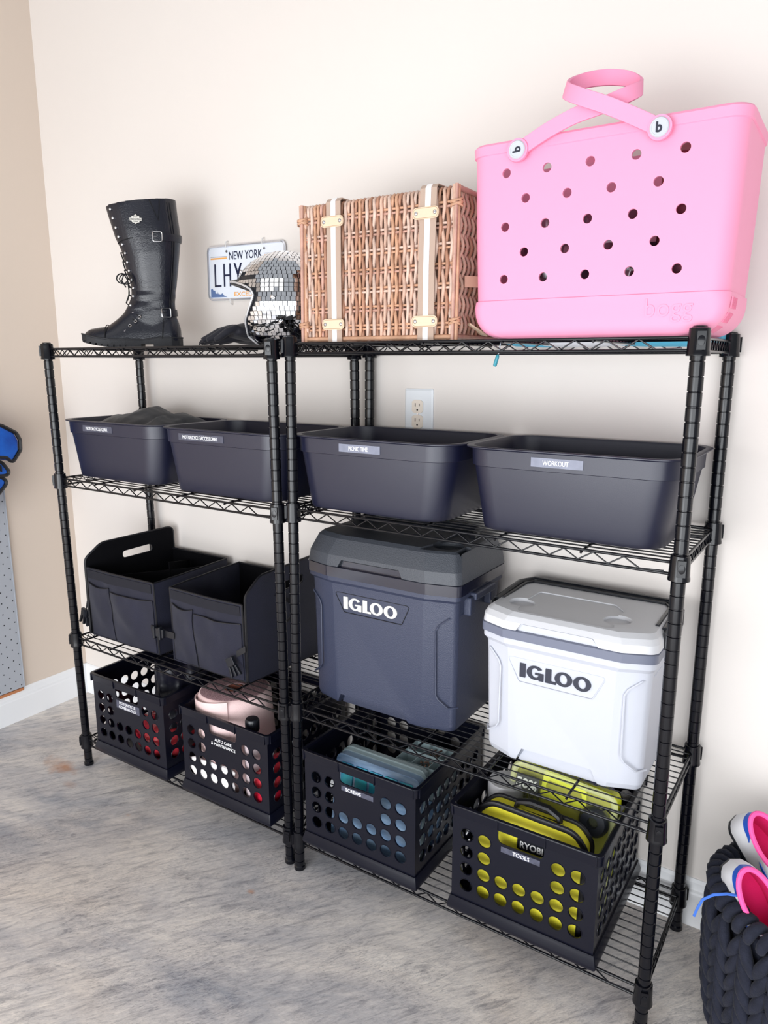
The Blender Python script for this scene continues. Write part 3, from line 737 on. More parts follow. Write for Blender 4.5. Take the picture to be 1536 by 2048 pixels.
for x, z in ((-0.048, 1.462), (-0.060, 1.450), (-0.076, 1.438), (-0.092, 1.426)):
    for y in (-0.030, -0.016):
        zz = z-Z0-(0.016 if y < -0.02 else 0.0)-0.003
        o = bpy.data.objects.new('eyelet', eme); COL.objects.link(o); o.parent = t
        o.location = (x+(0.018 if y < -0.02 else 0), y-0.008, zz); o.rotation_euler = (-0.55, 0, -0.25); ey.append(Vector(o.location))
m = MB()
for i in range(5, 11):
    a, b_ = sd[i], sd[i+1]
    m.tube([a, a+Vector((-0.014, 0.010, 0.002)), Vector((b_.x-0.016, 0.006, b_.z+0.008)), b_+Vector((-0.006, 0.01, 0)), b_], 0.0019, 6)
for i in range(0, 6, 2):
    a, b_ = ey[i], ey[i+3] if i+3 < len(ey) else ey[-1]
    m.tube([a, a+Vector((-0.012, 0.012, 0.010)), b_+Vector((0.0, 0.012, 0.008)), b_], 0.0019, 6)
    m.tube([ey[i+1], ey[i+1]+Vector((-0.010, 0.010, 0.008)), ey[i+1]+Vector((-0.016, 0.024, 0.006))], 0.0019, 6)
bx = Vector((-0.066, -0.030, 1.560-Z0))
for dx, dz in ((-0.012, -0.004), (0.014, -0.006)):
    m.tube([bx+Vector((dx*1.3*sin(2*pi*k/12)*1.0+dx*0.4, -0.004*sin(pi*k/12), dz*0.5+0.014*cos(2*pi*k/12)-0.010)) for k in range(13)], 0.0018, 6)
m.tube([bx, bx+Vector((-0.006, -0.006, -0.018)), bx+Vector((0.004, -0.004, -0.036))], 0.0018, 6)
m.tube([bx, bx+Vector((0.010, -0.008, -0.016)), bx+Vector((0.012, -0.004, -0.050)), bx+Vector((0.006, -0.004, -0.072))], 0.0018, 6)
m.build('laces', M_lace, t)
# small shield badge
m = MB(); sh = [(-0.016, 0.003), (-0.011, 0.003), (-0.010, 0.008), (-0.004, 0.009), (0, 0.013), (0.004, 0.009), (0.010, 0.008), (0.011, 0.003), (0.016, 0.003), (0.016, -0.004), (0.011, -0.004), (0.010, -0.008), (0.004, -0.010), (0, -0.013), (-0.004, -0.010), (-0.010, -0.008), (-0.011, -0.004), (-0.016, -0.004)]
m.prism(sh, -0.002, 0.0008); bg_ = m.build('badge', M_pewter, t, smooth=False); bg_.location = (-0.020, -0.0590, 0.345)
text('HARLEY-DAVIDSON', 0.029, 0.0042, M_ink, bg_, (0, -0.0024, -0.0005)); text('MOTOR', 0.011, 0.0028, M_ink, bg_, (0, -0.0024, 0.0052)); text('CYCLES', 0.012, 0.0028, M_ink, bg_, (0, -0.0024, -0.0062))

# ------------------------------------------------------------------ licence plate on the wall
t = thing('licence_plate', 'white New York licence plate with orange lines, hung on the wall behind the helmet', 'licence plate', (0.321, -0.004, 1.579), (0, radians(0.9), 0))
M_plate = mat('plate_white', (236, 241, 250), 0.3, spec=0.5); M_navy = mat('plate_navy', (22, 32, 66), 0.35); M_orange = mat('plate_orange', (246, 178, 96), 0.4)
m = MB(); P_ = fillet([(-0.152, -0.076), (0.152, -0.076), (0.152, 0.076), (-0.152, 0.076)], 0.016, 5); m.prism(P_, -0.0015, 0.0005); m.build('plate', M_plate, t)
m = MB(); m.tube([(a, -0.003, b) for a, b in fillet([(-0.153, -0.077), (0.153, -0.077), (0.153, 0.077), (-0.153, 0.077)], 0.017, 5)], 0.0036, 8, closed=True); m.build('edge_frame', mat('pale_chrome', (225, 228, 235), 0.2, metal=0.7), t)
text('NEW YORK', 0.132, 0.0235, M_navy, t, (0.0, -0.0020, 0.048), bold=0.004)
m = MB()
for x0, x1 in ((-0.143, -0.075), (0.075, 0.143)): m.box(x0, x1, -0.0020, -0.001, 0.0400, 0.0445); 
m.build('orange_line', M_orange, t, smooth=False)
m = MB()
for x0, x1 in ((-0.143, -0.075), (0.075, 0.143)): m.box(x0, x1, -0.0020, -0.001, 0.0465, 0.0480)
m.build('grey_line', mat('plate_grey', (150, 156, 170), 0.4), t, smooth=False)
g = MB()
g.box(-0.128, -0.1225, -0.0030, -0.001, -0.040, 0.026); g.box(-0.128, -0.101, -0.0030, -0.001, -0.040, -0.0345); g.build('plate_letter', M_navy, t, smooth=False)
g = MB(); g.box(-0.090, -0.0845, -0.0030, -0.001, -0.040, 0.026); g.box(-0.0655, -0.060, -0.0030, -0.001, -0.040, 0.026); g.box(-0.085, -0.065, -0.0030, -0.001, -0.0095, -0.0045); g.build('plate_letter', M_navy, t, smooth=False)
g = MB(); g.box(-0.0335, -0.028, -0.0030, -0.001, -0.040, -0.006)
g.prism([(-0.0345, -0.006), (-0.027, -0.006), (-0.0145, 0.026), (-0.0205, 0.026)], -0.0030, -0.001); g.prism([(-0.0345, -0.006), (-0.027, -0.006), (-0.041, 0.026), (-0.047, 0.026)], -0.0031, -0.001); g.build('plate_letter', M_navy, t, smooth=False)
g = MB(); g.box(0.020, 0.048, -0.0030, -0.001, 0.0205, 0.026); g.prism([(0.042, 0.0215), (0.048, 0.0215), (0.034, -0.040), (0.028, -0.040)], -0.0031, -0.001); g.build('plate_digit', M_navy, t, smooth=False)
text('EXCELSIOR', 0.120, 0.0125, M_orange, t, (0.012, -0.0020, -0.0625), bold=0.006)
g = MB(); sk = [(-0.146, -0.070), (-0.146, -0.046), (-0.139, -0.044), (-0.136, -0.049), (-0.128, -0.050), (-0.127, -0.058), (-0.118, -0.060), (-0.117, -0.053), (-0.115, -0.060), (-0.104, -0.062), (-0.098, -0.058), (-0.092, -0.065), (-0.078, -0.070)]
for i in range(len(sk)-2): g.add([(sk[i+1][0], -0.0020, sk[i+1][1]), (sk[i+2][0], -0.0020, sk[i+2][1]), (sk[i+2][0], -0.0020, -0.070), (sk[i+1][0], -0.0020, -0.070)], [(3, 2, 1, 0)])
g.build('skyline', mat('plate_blue', (92, 120, 170), 0.4), t, smooth=False)
cm = MB(); cm.tube([(0, 0.003, 0.012), (0, -0.004, 0.010), (0, -0.007, 0.002), (0, -0.006, -0.006)], 0.0018, 6); cme = cm.mesh('clear_clip'); cme.materials.append(mat('clear_clip_plastic', (228, 226, 224), 0.2, alpha=0.75))
for x, z, r in ((-0.072, 0.078, 0), (0.072, 0.078, 0), (-0.060, -0.080, pi)):
    o = bpy.data.objects.new('clip', cme); COL.objects.link(o); o.parent = t; o.location = (x, -0.002, z); o.rotation_euler = (0, r, 0)
for x in (-0.075, 0.075):
    m = MB(); m.prism(circ(0, 0, 0.0036, 12), -0.0035, 0); m.build('bolt', mat('steel', (150, 152, 158), 0.35, metal=0.9), t, loc=(x, 0, 0.061))

# ------------------------------------------------------------------ mirrored helmet
HC = Vector((0.650, -0.205, 1.463)); HA = radians(33)
t = thing('helmet', 'open-face helmet covered in small mirror tiles with a black and silver trim', 'helmet', HC, (0, 0, HA))
A_, B_, C_ = 0.138, 0.120, 0.123
def hp(th, ph, s=1.0):     # th: azimuth, 0 = back, pi = face;  ph: elevation
    return Vector((A_*s*cos(ph)*cos(th), B_*s*cos(ph)*sin(th), C_*s*sin(ph)))
def edge_x(z):            # x of the opening edge on the side of the shell for a height
    return itp([(-0.12, -0.045), (-0.08, -0.092), (-0.045, -0.092), (-0.01, -0.075), (0.012, -0.066), (0.026, -0.075), (0.040, -0.105), (0.050, -0.14)], z)
def in_shell(p):
    if p.z < -0.103: return False
    if p.z > 0.052: return True
    return p.x > edge_x(p.z)
NT, NP = 72, 40
def shell(s, flip):
    vs = {}; V = []; F = []
    def vid(i, j):
        i %= NT
        if (i, j) not in vs:
            vs[(i, j)] = len(V); p = hp(2*pi*i/NT, -1.05+(pi/2+1.05)*j/NP, s); V.append(p)
        return vs[(i, j)]
    for i in range(NT):
        for j in range(NP):
            c = hp(2*pi*(i+0.5)/NT, -1.05+(pi/2+1.05)*(j+0.5)/NP, 1.0)
            if in_shell(c):
                q = (vid(i, j), vid(i+1, j), vid(i+1, j+1), vid(i, j+1)); F.append(tuple(reversed(q)) if flip else q)
    return V, F
m = MB(); m.add(*shell(1.0, False)); m.build('shell', M_blackpl, t)
m = MB(); m.add(*shell(0.86, True)); m.build('lining', M_fabric2, t)
m = MB(); trim_pts = []
zz = -0.100; 
ph_list = []
for sgn in (-1,):
    pass
side = []
for k in range(24):
    z = -0.100+0.150*k/23; x = edge_x(z); q = 1-(x/A_)**2-(z/C_)**2
    side.append((x, sqrt(max(q, 0.0))*B_, z))
near = [(x, -y, z) for x, y, z in side]; far = side[::-1]
brow = []
x0, y0_, z0_ = near[-1]
n_b = 10
a0 = math.atan2(-y0_ if False else y0_/B_, x0/A_)
for k in range(1, n_b):
    a = -pi+ (a0+pi if a0 < 0 else a0-pi)*(1-2*k/n_b) if False else None
rr_ = sqrt(max(0, 1-(0.0525/C_)**2)); aa = math.acos(max(-1, min(1, x0/A_/rr_)))
for k in range(1, n_b):
    a = -aa+(-2*(pi-aa))*k/n_b; brow.append((A_*rr_*cos(a), B_*rr_*sin(a), 0.0525+0.003*sin(pi*k/n_b)))
path = [Vector(p) for p in near]+[Vector(p) for p in brow]+[Vector(p) for p in far]
base = []
for k in range(1, 16):
    rb = sqrt(1-(0.101/C_)**2); a1 = math.acos(max(-1, min(1, far[-1][0]/A_/rb))); a = a1*(1-2*k/16); base.append(Vector((A_*rb*cos(a), B_*rb*sin(a), -0.101)))
m = MB(); m.tube([p*0.985 for p in path]+[p*0.985 for p in base], 0.0062, 8, closed=True); m.build('edge_trim', M_blackpl, t)
m = MB(); m.tube([p*1.035 for p in path], 0.0026, 6); m.build('trim_bead', mat('silver_bead', (235, 235, 238), 0.25, metal=0.6), t)
# mirror tiles
M_mirror = mat('mirror_tile', (236, 238, 242), 0.04, metal=1.0)
M_grout = M_blackpl
m = MB(); ts = 0.0098; rnd = random.Random(3); nrow = 0; tiles = 0
ph = -0.92
while ph < 1.50:
    z = C_*sin(ph); rad = cos(ph); circ_len = 2*pi*sqrt((A_**2+B_**2)/2)*rad
    n = max(4, int(circ_len/(ts*1.10)))
    for i in range(n):
        th = 2*pi*(i+0.5*(nrow % 2))/n; p = hp(th, ph)
        if not in_shell(p*1.0) or (p.z < 0.055 and p.x < edge_x(p.z)+0.007) or (p.z > 0.050 and p.z < 0.058 and p.x < -0.06): continue
        nrm = Vector((p.x/A_**2, p.y/B_**2, p.z/C_**2)).normalized()
        nrm = (nrm+Vector((rnd.uniform(-1, 1), rnd.uniform(-1, 1), rnd.uniform(-1, 1)))*0.035).normalized()
        e = Vector((-sin(th), cos(th), 0)); e = (e-nrm*e.dot(nrm)).normalized(); u = nrm.cross(e)
        c = p+nrm*0.0014; h = ts/2
        top = [c+e*sx*h+u*sy*h+nrm*0.0007 for sx, sy in ((-1, -1), (1, -1), (1, 1), (-1, 1))]
        bot = [v-nrm*0.0018 for v in top]
        m.loft([bot, top]); tiles += 1
    ph += ts*1.10/sqrt((A_*sin(ph))**2+(C_*cos(ph))**2); nrow += 1
m.build('mirror_tiles', M_mirror, t, smooth=False, kind='stuff')
sm_ = MB(); sm_.lathe([(0.0, 0), (0.0055, 0), (0.0055, 0.003), (0.003, 0.005), (0.0, 0.0052)], 14); sme = sm_.mesh('snap'); sme.materials.append(M_chrome)
for th, ph in ((-1.72, 0.05), (-1.60, -0.42), (-2.9, 0.62)):
    p = hp(th, ph, 1.012); o = bpy.data.objects.new('snap', sme); COL.objects.link(o); o.parent = t; o.location = p
    o.rotation_euler = Vector((p.x/A_**2, p.y/B_**2, p.z/C_**2)).to_track_quat('Z', 'Y').to_euler()

# ------------------------------------------------------------------ riding gloves lying in front of the helmet
M_glove = mat('black_glove_cloth', (22, 22, 34), 0.7, bump=0.5, bscale=800, var=0.2, vscale=30, sheen=0.1)
M_gl2 = mat('black_glove_leather', (34, 36, 46), 0.35, bump=0.2, bscale=400)
def glove(label, loc, rz, red, flip=1, droop=1.0):
    t = thing('riding_glove', label, 'glove', loc, (0, 0, rz), 'pair of riding gloves')
    m = MB()
    # palm and cuff: fingers point to local -x
    m.loft([[(x, hw*cos(a)*1.0, zc+hz*sin(a)) for a in [2*pi*k/16 for k in range(16)]] for x, hw, zc, hz in
            ((0.105, 0.030, 0.021, 0.016), (0.085, 0.036, 0.024, 0.020), (0.050, 0.040, 0.028, 0.024), (0.010, 0.047, 0.033, 0.025), (-0.020, 0.047, 0.033, 0.018), (-0.032, 0.040, 0.030, 0.012))])
    for k, (y, L_, r_) in enumerate(((-0.034, 0.058, 0.0100), (-0.012, 0.072, 0.0108), (0.011, 0.078, 0.0110), (0.033, 0.068, 0.0108))):
        y *= flip
        pts = [(-0.005, y*0.9, 0.034), (-0.028, y, 0.037*min(1, droop)+0.004), (-0.028-L_*0.40, y*1.12, 0.029*droop+0.003), (-0.028-L_*0.75, y*1.16, 0.017), (-0.028-L_, y*1.14, 0.0105)]
        m.tube(pts, [r_, r_*1.05, r_, r_*0.92, r_*0.6], 10)
    m.tube([(0.050, 0.030*flip, 0.026), (0.020, 0.056*flip, 0.024), (-0.010, 0.070*flip, 0.018), (-0.034, 0.074*flip, 0.013)], [0.014, 0.0125, 0.011, 0.007], 10)
    o = m.build('glove_body', M_glove, t); remesh(o, 0.0025, 3)
    g = MB(); g.tube([(0.108+0.001, 0.0285*cos(a), 0.021+0.0165*sin(a)) for a in [2*pi*k/18 for k in range(18)]], 0.0022, 6, closed=True)
    g.build('cuff_edge', mat('red_piping', (168, 44, 56), 0.6) if red else M_gl2, t)
    g = MB(); g.sheet(lambda u, v: (-0.062-0.034*u, 0.040*flip+(v-0.5)*0.017, 0.030-0.018*u**1.3-0.010*(v-0.5)**2*16*0.3+0.004), 6, 4, 0.002)
    g.build('finger_patch', M_gl2, t)
    return t
glove('black riding glove with a red cuff edge, resting against the helmet', (0.500, -0.215, S1[0]+0.004), radians(60), True, 1, 1.0)
glove('flat black riding glove underneath, its fingertips beside the boot heel', (0.420, -0.150, S1[0]), radians(14), False, -1, 0.6)

# ------------------------------------------------------------------ wicker picnic hamper, lid facing the room
t = thing('picnic_hamper', 'wicker picnic hamper with taupe and white straps, standing on its side', 'hamper', (0.792, -0.325, S2[0]))
HW, HD, HH = 0.396, 0.205, 0.293
wick = [mat('willow_%s' % n, c, 0.42, bump=0.35, bscale=260, var=0.16, vscale=40, spec=0.4) for n, c in (('honey', (206, 160, 130)), ('tan', (212, 176, 156)), ('rose', (198, 156, 140)), ('dark', (178, 132, 108)), ('pale', (218, 190, 174)))]
rnd = random.Random(11)
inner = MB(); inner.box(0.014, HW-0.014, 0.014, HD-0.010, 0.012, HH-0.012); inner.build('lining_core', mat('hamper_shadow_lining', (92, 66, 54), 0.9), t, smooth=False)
rows = [0.030+0.0388*i for i in range(7)]
def strand(P, idx, length_axis, phase):
    """one upright willow rod woven in front of / behind each pair of cross rods"""
    pts = []; rad = []
    n = 6
    zz = [0.0]
    z = 0.002
    keys = [(0.004, 0.0)]+[(r, (1 if (k+phase) % 2 == 0 else -1)) for k, r in enumerate(rows)]+[(HH-0.006, 0.0)]
    jit = [rnd.uniform(-0.0012, 0.0012) for _ in keys]
    for (a, s0), (b, s1), j0, j1 in zip(keys, keys[1:], jit, jit[1:]):
        for q in range(4):
            u = q/4; e = u*u*(3-2*u); s_ = s0+(s1-s0)*e
            sl = 0.0042*(s0*(1-e)+s1*e)+j0*(1-u)+j1*u
            pts.append((sl, -0.0042*s_, a+(b-a)*u)); rad.append(0.0038+0.0004*s_)
    pts.append((0, 0, HH-0.004)); rad.append(0.0036)
    return pts, rad
def rod(name, path, r, m_):
    g = MB(); g.tube(path, r, 6); g.build(name, m_, t, ang=70)
NS = 42
for i in range(NS):
    x = 0.007+(HW-0.014)*i/(NS-1); pts, rad = strand(None, i, 0, i % 2)
    p = [(x+a, 0.010+b, z) for a, b, z in pts]+[(x, 0.016, HH+0.001), (x, 0.030, HH+0.002)]
    p = [(x, 0.020, 0.003)]+p
    rod('willow_rod', p, [0.0036]+rad+[0.0036, 0.0034], rnd.choice(wick))
NSd = 20
for sx, X in ((1, HW-0.010), (-1, 0.010)):
    for i in range(NSd):
        y = 0.016+(HD-0.026)*i/(NSd-1); pts, rad = strand(None, i, 0, i % 2)
        p = [(X-sx*b, y+a, z) for a, b, z in pts]
        rod('willow_rod', p, rad, rnd.choice(wick[:4] if sx < 0 else wick[1:4]))
for i in range(NS):      # top face rods, seen edge-on from below the rim
    x = 0.007+(HW-0.014)*i/(NS-1); rod('willow_rod', [(x, 0.028, HH+0.002), (x, HD-0.01, HH+0.001)], 0.0035, rnd.choice(wick))
for r in rows:
    for dz in (-0.0040, 0.0040):
        rod('cross_rod', [(0.006, 0.011, r+dz), (HW-0.006, 0.011, r+dz)], 0.0028, wick[rnd.choice((0, 2, 4))])
        rod('cross_rod', [(HW-0.010, 0.010, r+dz), (HW-0.010, HD-0.008, r+dz)], 0.0028, wick[3])
for X in (0.004, HW-0.004):      # corner posts bundled from three rods
    for k in range(3):
        a = 2.1*k
        rod('corner_rod', [(X+0.0045*cos(a), 0.004+0.0045*sin(a), 0.0), (X+0.0045*cos(a+0.5), 0.004+0.0045*sin(a+0.5), HH/2), (X+0.0045*cos(a+1.0), 0.004+0.0045*sin(a+1.0), HH+0.003)], 0.0042, wick[k % 3])
for z in (0.006, HH-0.003):
    if z < 0.1: rod('border_rod', [(0.0, 0.006, z), (HW, 0.006, z)], 0.0050, wick[0])
    rod('border_rod', [(HW-0.003, 0.004, z), (HW-0.003, HD, z)], 0.0048, wick[2])
for X in (0.004, HW-0.004):
    for z in (0.030, HH-0.038):
        g = MB(); g.tube([(X+(0.0115+0.001*sin(q*2.3))*cos(q*0.55), 0.005+0.0105*sin(q*0.55), z+0.012*q/60+0.0022*sin(q*0.9)) for q in range(60)], 0.0021, 5); g.build('corner_binding', wick[0], t, ang=70)
M_taupe = mat('taupe_webbing', (190, 166, 150), 0.8, bump=0.4, bscale=1200, stretch=(1, 1, 3)); M_wstripe = mat('white_webbing', (244, 242, 242), 0.8, bump=0.3, bscale=1200)
M_tab = mat('cream_leather_tab', (228, 204, 176), 0.5, bump=0.15, bscale=500); M_tabedge = mat('tab_stitch', (196, 160, 130), 0.6)
for x, lean in ((0.096, 0.0), (0.325, 0.004)):
    g = MB(); L_ = [(0.0, 0.0), (0.0, HH+0.006), (HD, HH+0.008)]
    def web(w_, off, m_, nm, par):
        q = MB(); P = [(x+lean, -0.0025-off, 0.000), (x+lean*1.2, -0.0035-off, HH*0.5), (x+lean*2, -0.003-off, HH+0.001), (x+lean*2, 0.003, HH+0.0075+off), (x+lean*2, HD, HH+0.0075+off)]
        def S(u, v):
            f = u*(len(P)-1); i = min(int(f), len(P)-2); e = f-i; a, b_ = Vector(P[i]), Vector(P[i+1]); c = a*(1-e)+b_*e
            return (c.x+(v-0.5)*w_, c.y, c.z)
        q.sheet(S, 16, 2, 0.0016); return q.build(nm, m_, par)
    w0 = web(0.038, 0, M_taupe, 'strap', t); web(0.0125, 0.0012, M_wstripe, 'white_stripe', w0)
    for z, tilt in ((0.037, 0.0), (0.253, -0.12 if x > 0.2 else -0.10)):
        if x > 0.2 and z > 0.1: z = 0.247
        tb = MB(); hw, hh = 0.030, 0.0115
        tb.prism(fillet([(-hw, -hh), (hw, -hh), (hw, hh), (-hw, hh)], 0.0105, 5), -0.0016, 0.0008)
        o = tb.build('leather_tab', M_tab, t, loc=(x+lean*1.2-0.001, -0.0070, z)); o.rotation_euler = (0, tilt*0, 0)
        e = MB(); e.tube([(a, -0.0018, b_) for a, b_ in fillet([(-hw+0.002, -hh+0.002), (hw-0.002, -hh+0.002), (hw-0.002, hh-0.002), (-hw+0.002, hh-0.002)], 0.009, 5)], 0.0005, 4, closed=True); e.build('stitching', M_tabedge, o)
        for rx in (-0.0215, 0.0215):
            r_ = MB(); r_.ball((rx, -0.0022, 0), (0.0042, 0.0022, 0.0042), 12, 6); r_.build('rivet', M_chrome, o)
g = MB(); g.sheet(lambda u, v: (HW+0.004+0.030*sin(pi*u), 0.030+0.12*u, 0.115+(v-0.5)*0.022), 12, 2, 0.003); g.build('side_handle', mat('brown_leather_handle', (196, 158, 136), 0.45), t)
g = MB(); g.tube([(HW+0.008, 0.045, 0.032), (HW+0.022, 0.060, 0.020), (HW+0.024, 0.085, 0.012), (HW+0.008, 0.10, 0.015)], 0.003, 6, flat=3.0); g.build('closing_loop', M_tab, t)

# ------------------------------------------------------------------ pink perforated tote
t = thing('tote_bag', 'large pink perforated rubber tote with looped handles on the top shelf', 'tote bag', (1.462, -0.225, S2[0]))
W, D, H = 0.486, 0.236, 0.352
def br(z, ex, ef=0.0, r=0.034): return rrect(-W/2+ex, W/2-ex, -D/2+ef, D/2-ef, r, z, 8)
def base_in(z):           # rounded lower corners
    R_ = 0.058
    return 0 if z >= R_ else R_-sqrt(max(0, R_*R_-(R_-z)**2))
zl = [0.0, 0.002, 0.006, 0.012, 0.020, 0.030, 0.042, 0.058]
rings = [br(z, 0.010+base_in(z)*0.95, 0.004+max(0, 0.014-z)*0.5, 0.026) for z in zl]
rings += [br(0.070, 0.0095, 0.003), br(0.0715, 0.0125, 0.0055), br(0.20, 0.0075, 0.0035), br(H-0.021, 0.0040, 0.002), br(H-0.0195, 0.0012, 0.0002), br(H-0.004, 0.0, 0.0), br(H, 0.003, 0.003),
          br(H-0.001, 0.008, 0.008), br(0.20, 0.0125, 0.0085), br(0.070, 0.018, 0.011), br(0.012, 0.060, 0.016, 0.02)]
m = MB(); m.loft(rings); bg_ = m.build('tote_body', M_pink, t, ang=30)
holes = MB(); cu = []
for r in range(5):
    n = 5 if r % 2 == 0 else 4
    for c in range(n):
        x = -0.158+0.0782*c+(0.0391 if r % 2 else 0)-0.007; z = 0.2965-0.0468*r
        for yy in ((-D/2-0.01, -D/2+0.02), (D/2-0.02, D/2+0.01)):
            cu.append((x, z, yy))
g = MB()
for x, z, yy in cu: g.prism(circ(x, z, 0.0083, 18), *yy)
cut(bg_, [g]); bg_.data.set_sharp_from_angle(angle=radians(30))
# vent slits low on the right side
g = MB()
for k in range(3):
    for q in range(5):
        a = radians(-6-25*k); cx = W/2-0.0095-0.058*(1-cos(a)); cz = 0.059+0.058*sin(a)
        yq = -0.088+0.011*q
        g.box(-0.0012, 0.0012, yq-0.0012, yq+0.0012, -0.009, 0.009, Matrix.Translation((cx+0.0008, 0, cz)) @ Matrix.Rotation(-a, 4, 'Y'))
g.build('vent_rib', mat('deep_pink', (226, 130, 160), 0.6), t)
o = text('bogg', 0.078, 0.040, M_pink, t, (0.140, -D/2+0.0036, 0.042), depth=0.0012, name='embossed_lettering', spacing=1.05)
# front handle, twisted into a loop
def ribbon(name, pts, wd, th, par, m_):
    P = [Vector(p[0]) for p in pts]; Wv = [Vector(p[1]) for p in pts]; n = len(P)
    def cr_(A, i, e):
        a, b, c, d = A[max(i-1, 0)], A[i], A[min(i+1, n-1)], A[min(i+2, n-1)]
        return 0.5*((2*b)+(c-a)*e+(2*a-5*b+4*c-d)*e*e+(3*b-a-3*c+d)*e**3)
    def S(u, v):
        f = u*(n-1); i = min(int(f), n-2); e = f-i; c = cr_(P, i, e); w_ = (Wv[i]*(1-e)+Wv[i+1]*e).normalized()
        return c+w_*(v-0.5)*wd
    m = MB(); m.sheet(S, 64, 3, th); return m.build(name, m_, par, bevel=0.0012, ang=50)
o0 = Vector((1.462, -0.225, S2[0]))
def q_(x, y, z): return Vector((x, y, z))-o0
fy = -0.349
pts = [(q_(1.323, fy, 1.694), (-0.25, 0, 1)), (q_(1.375, fy-0.004, 1.716), (-0.42, 0, 1)), (q_(1.425, fy-0.006, 1.732), (-0.35, -0.05, 1)), (q_(1.470, -0.350, 1.742), (-0.3, -0.1, 1)), (q_(1.510, -0.335, 1.757), (-0.35, 0, 1)),
       (q_(1.522, -0.300, 1.776), (-0.1, 0.2, 1)), (q_(1.495, -0.275, 1.800), (0.0, 0.1, 1)), (q_(1.450, -0.272, 1.812), (0.0, 0, 1)), (q_(1.415, -0.305, 1.802), (0.1, 0.1, 1)), (q_(1.408, -0.352, 1.778), (0.3, 0, 1)),
       (q_(1.438, -0.372, 1.757), (0.45, -0.05, 1)), (q_(1.485, -0.368, 1.736), (0.45, -0.05, 1)), (q_(1.530, fy-0.007, 1.714), (0.45, 0, 1)), (q_(1.570, fy, 1.692), (0.55, 0, 1))]
hd = ribbon('front_handle', pts, 0.0265, 0.0055, t, M_pink)
for i, (x, z, rot) in enumerate(((1.323, 1.693, 95), (1.570, 1.692, 0))):
    c = q_(x, fy-0.001, z)
    g = MB(); g.lathe([(0.0, 0), (0.0200, 0), (0.0205, 0.003), (0.0195, 0.006), (0.0, 0.006)], 28, m=Matrix.Translation(c) @ Matrix.Rotation(radians(90), 4, 'X')); g.build('handle_end', M_pink, t, ang=40)
    g = MB(); g.lathe([(0.0, 0.005), (0.0155, 0.005), (0.0158, 0.0075), (0.0142, 0.0095), (0.0125, 0.0095), (0.0120, 0.0088), (0.0, 0.0088)], 28, m=Matrix.Translation(c) @ Matrix.Rotation(radians(90), 4, 'X'))
    bt = g.build('button', mat('grey_button', (200, 204, 212), 0.35), t, ang=40)
    a = radians(rot); X = Vector((cos(a), 0, sin(a))); U = Vector((-sin(a), 0, cos(a)))
    text('b', 0.0095, 0.0160, M_ink, bt, c+Vector((0, -0.0092, 0)), X, U, bold=0.03) if i == 0 else text('b', 0.0100, 0.0165, M_ink, bt, c+Vector((0, -0.0092, 0)), X, U, bold=0.03)
by = -0.104
pts = [(q_(1.345, by, 1.685), (-0.4, 0, 1)), (q_(1.375, by+0.006, 1.722), (-0.5, 0, 1)), (q_(1.41, by-0.01, 1.742), (0, -0.5, 1)), (q_(1.47, by-0.02, 1.747), (0, -0.5, 1)), (q_(1.53, by-0.01, 1.738), (0, -0.4, 1)), (q_(1.57, by+0.005, 1.70), (0.5, 0, 1))]
ribbon('rear_handle', pts, 0.0265, 0.005, t, M_pink)
# things inside the tote, glimpsed through its holes
m = MB(); rnd = random.Random(5)
m.sheet(lambda u, v: (-0.155+0.24*u, -0.060+0.02*fbm(u*6, v*6)+0.012*sin(u*19+v*7), 0.015+0.225*v+0.01*fbm(u*4, v*9, 3)), 22, 18, 0.002)
m.sheet(lambda u, v: (-0.155+0.24*u, 0.045+0.02*fbm(u*6, v*6, 5), 0.015+0.225*v), 22, 18, 0.002)
o = m.build('foil_blanket', mat('silver_foil', (188, 184, 192), 0.18, metal=1.0), None, ang=20, loc=o0+Vector((0, 0, 0))); tag(o, 'crumpled silver foil sheet inside the pink tote, glimpsed through its holes', 'foil')
m = MB(); m.loft([rrect(0.100, 0.205, -0.085, 0.07, 0.03, z, 5) for z in (0.02, 0.08, 0.18, 0.300)]+[rrect(0.115, 0.19, -0.065, 0.05, 0.03, 0.318, 5)])
o = m.build('pouch', mat('crimson_cloth', (150, 20, 52), 0.6, bump=0.4, bscale=60, rgb2=(60, 30, 58), vscale=22), None, loc=o0); tag(o, 'dark red cloth pouch inside the pink tote, at its right end', 'pouch')

# blue beach cloth squeezed between tote and shelf, with its cord
M_aqua = mat('aqua_cloth', (92, 186, 220), 0.7, bump=0.3, bscale=300); M_pale = mat('pale_blue_webbing', (196, 214, 226), 0.7, bump=0.3, bscale=900)
t = thing('beach_mat', 'folded aqua and white beach mat behind the pink tote', 'mat', (1.40, -0.060, S2[0]))
m = MB(); m.loft([[(x, yc+0.030*cos(2*pi*k/14), 0.006+zc+hh*sin(2*pi*k/14)) for k in range(14)] for x, yc, zc, hh in ((-0.22, 0, 0, 0.008), (-0.19, 0, 0, 0.016), (-0.12, 0, -0.001, 0.018), (0.0, 0, 0, 0.014), (0.10, 0, -0.001, 0.018), (0.20, 0, 0, 0.020), (0.25, 0, 0, 0.014))]); m.build('rolled_cloth', M_aqua, t)
m = MB(); m.loft([[(x, -0.03+0.0325*cos(2*pi*k/14), 0.005+hh*sin(2*pi*k/14)) for k in range(14)] for x, hh in ((-0.11, 0.015), (-0.06, 0.019), (0.02, 0.0180), (0.07, 0.014))]); m.build('white_edge', mat('white_cloth', (232, 234, 240), 0.7), t)
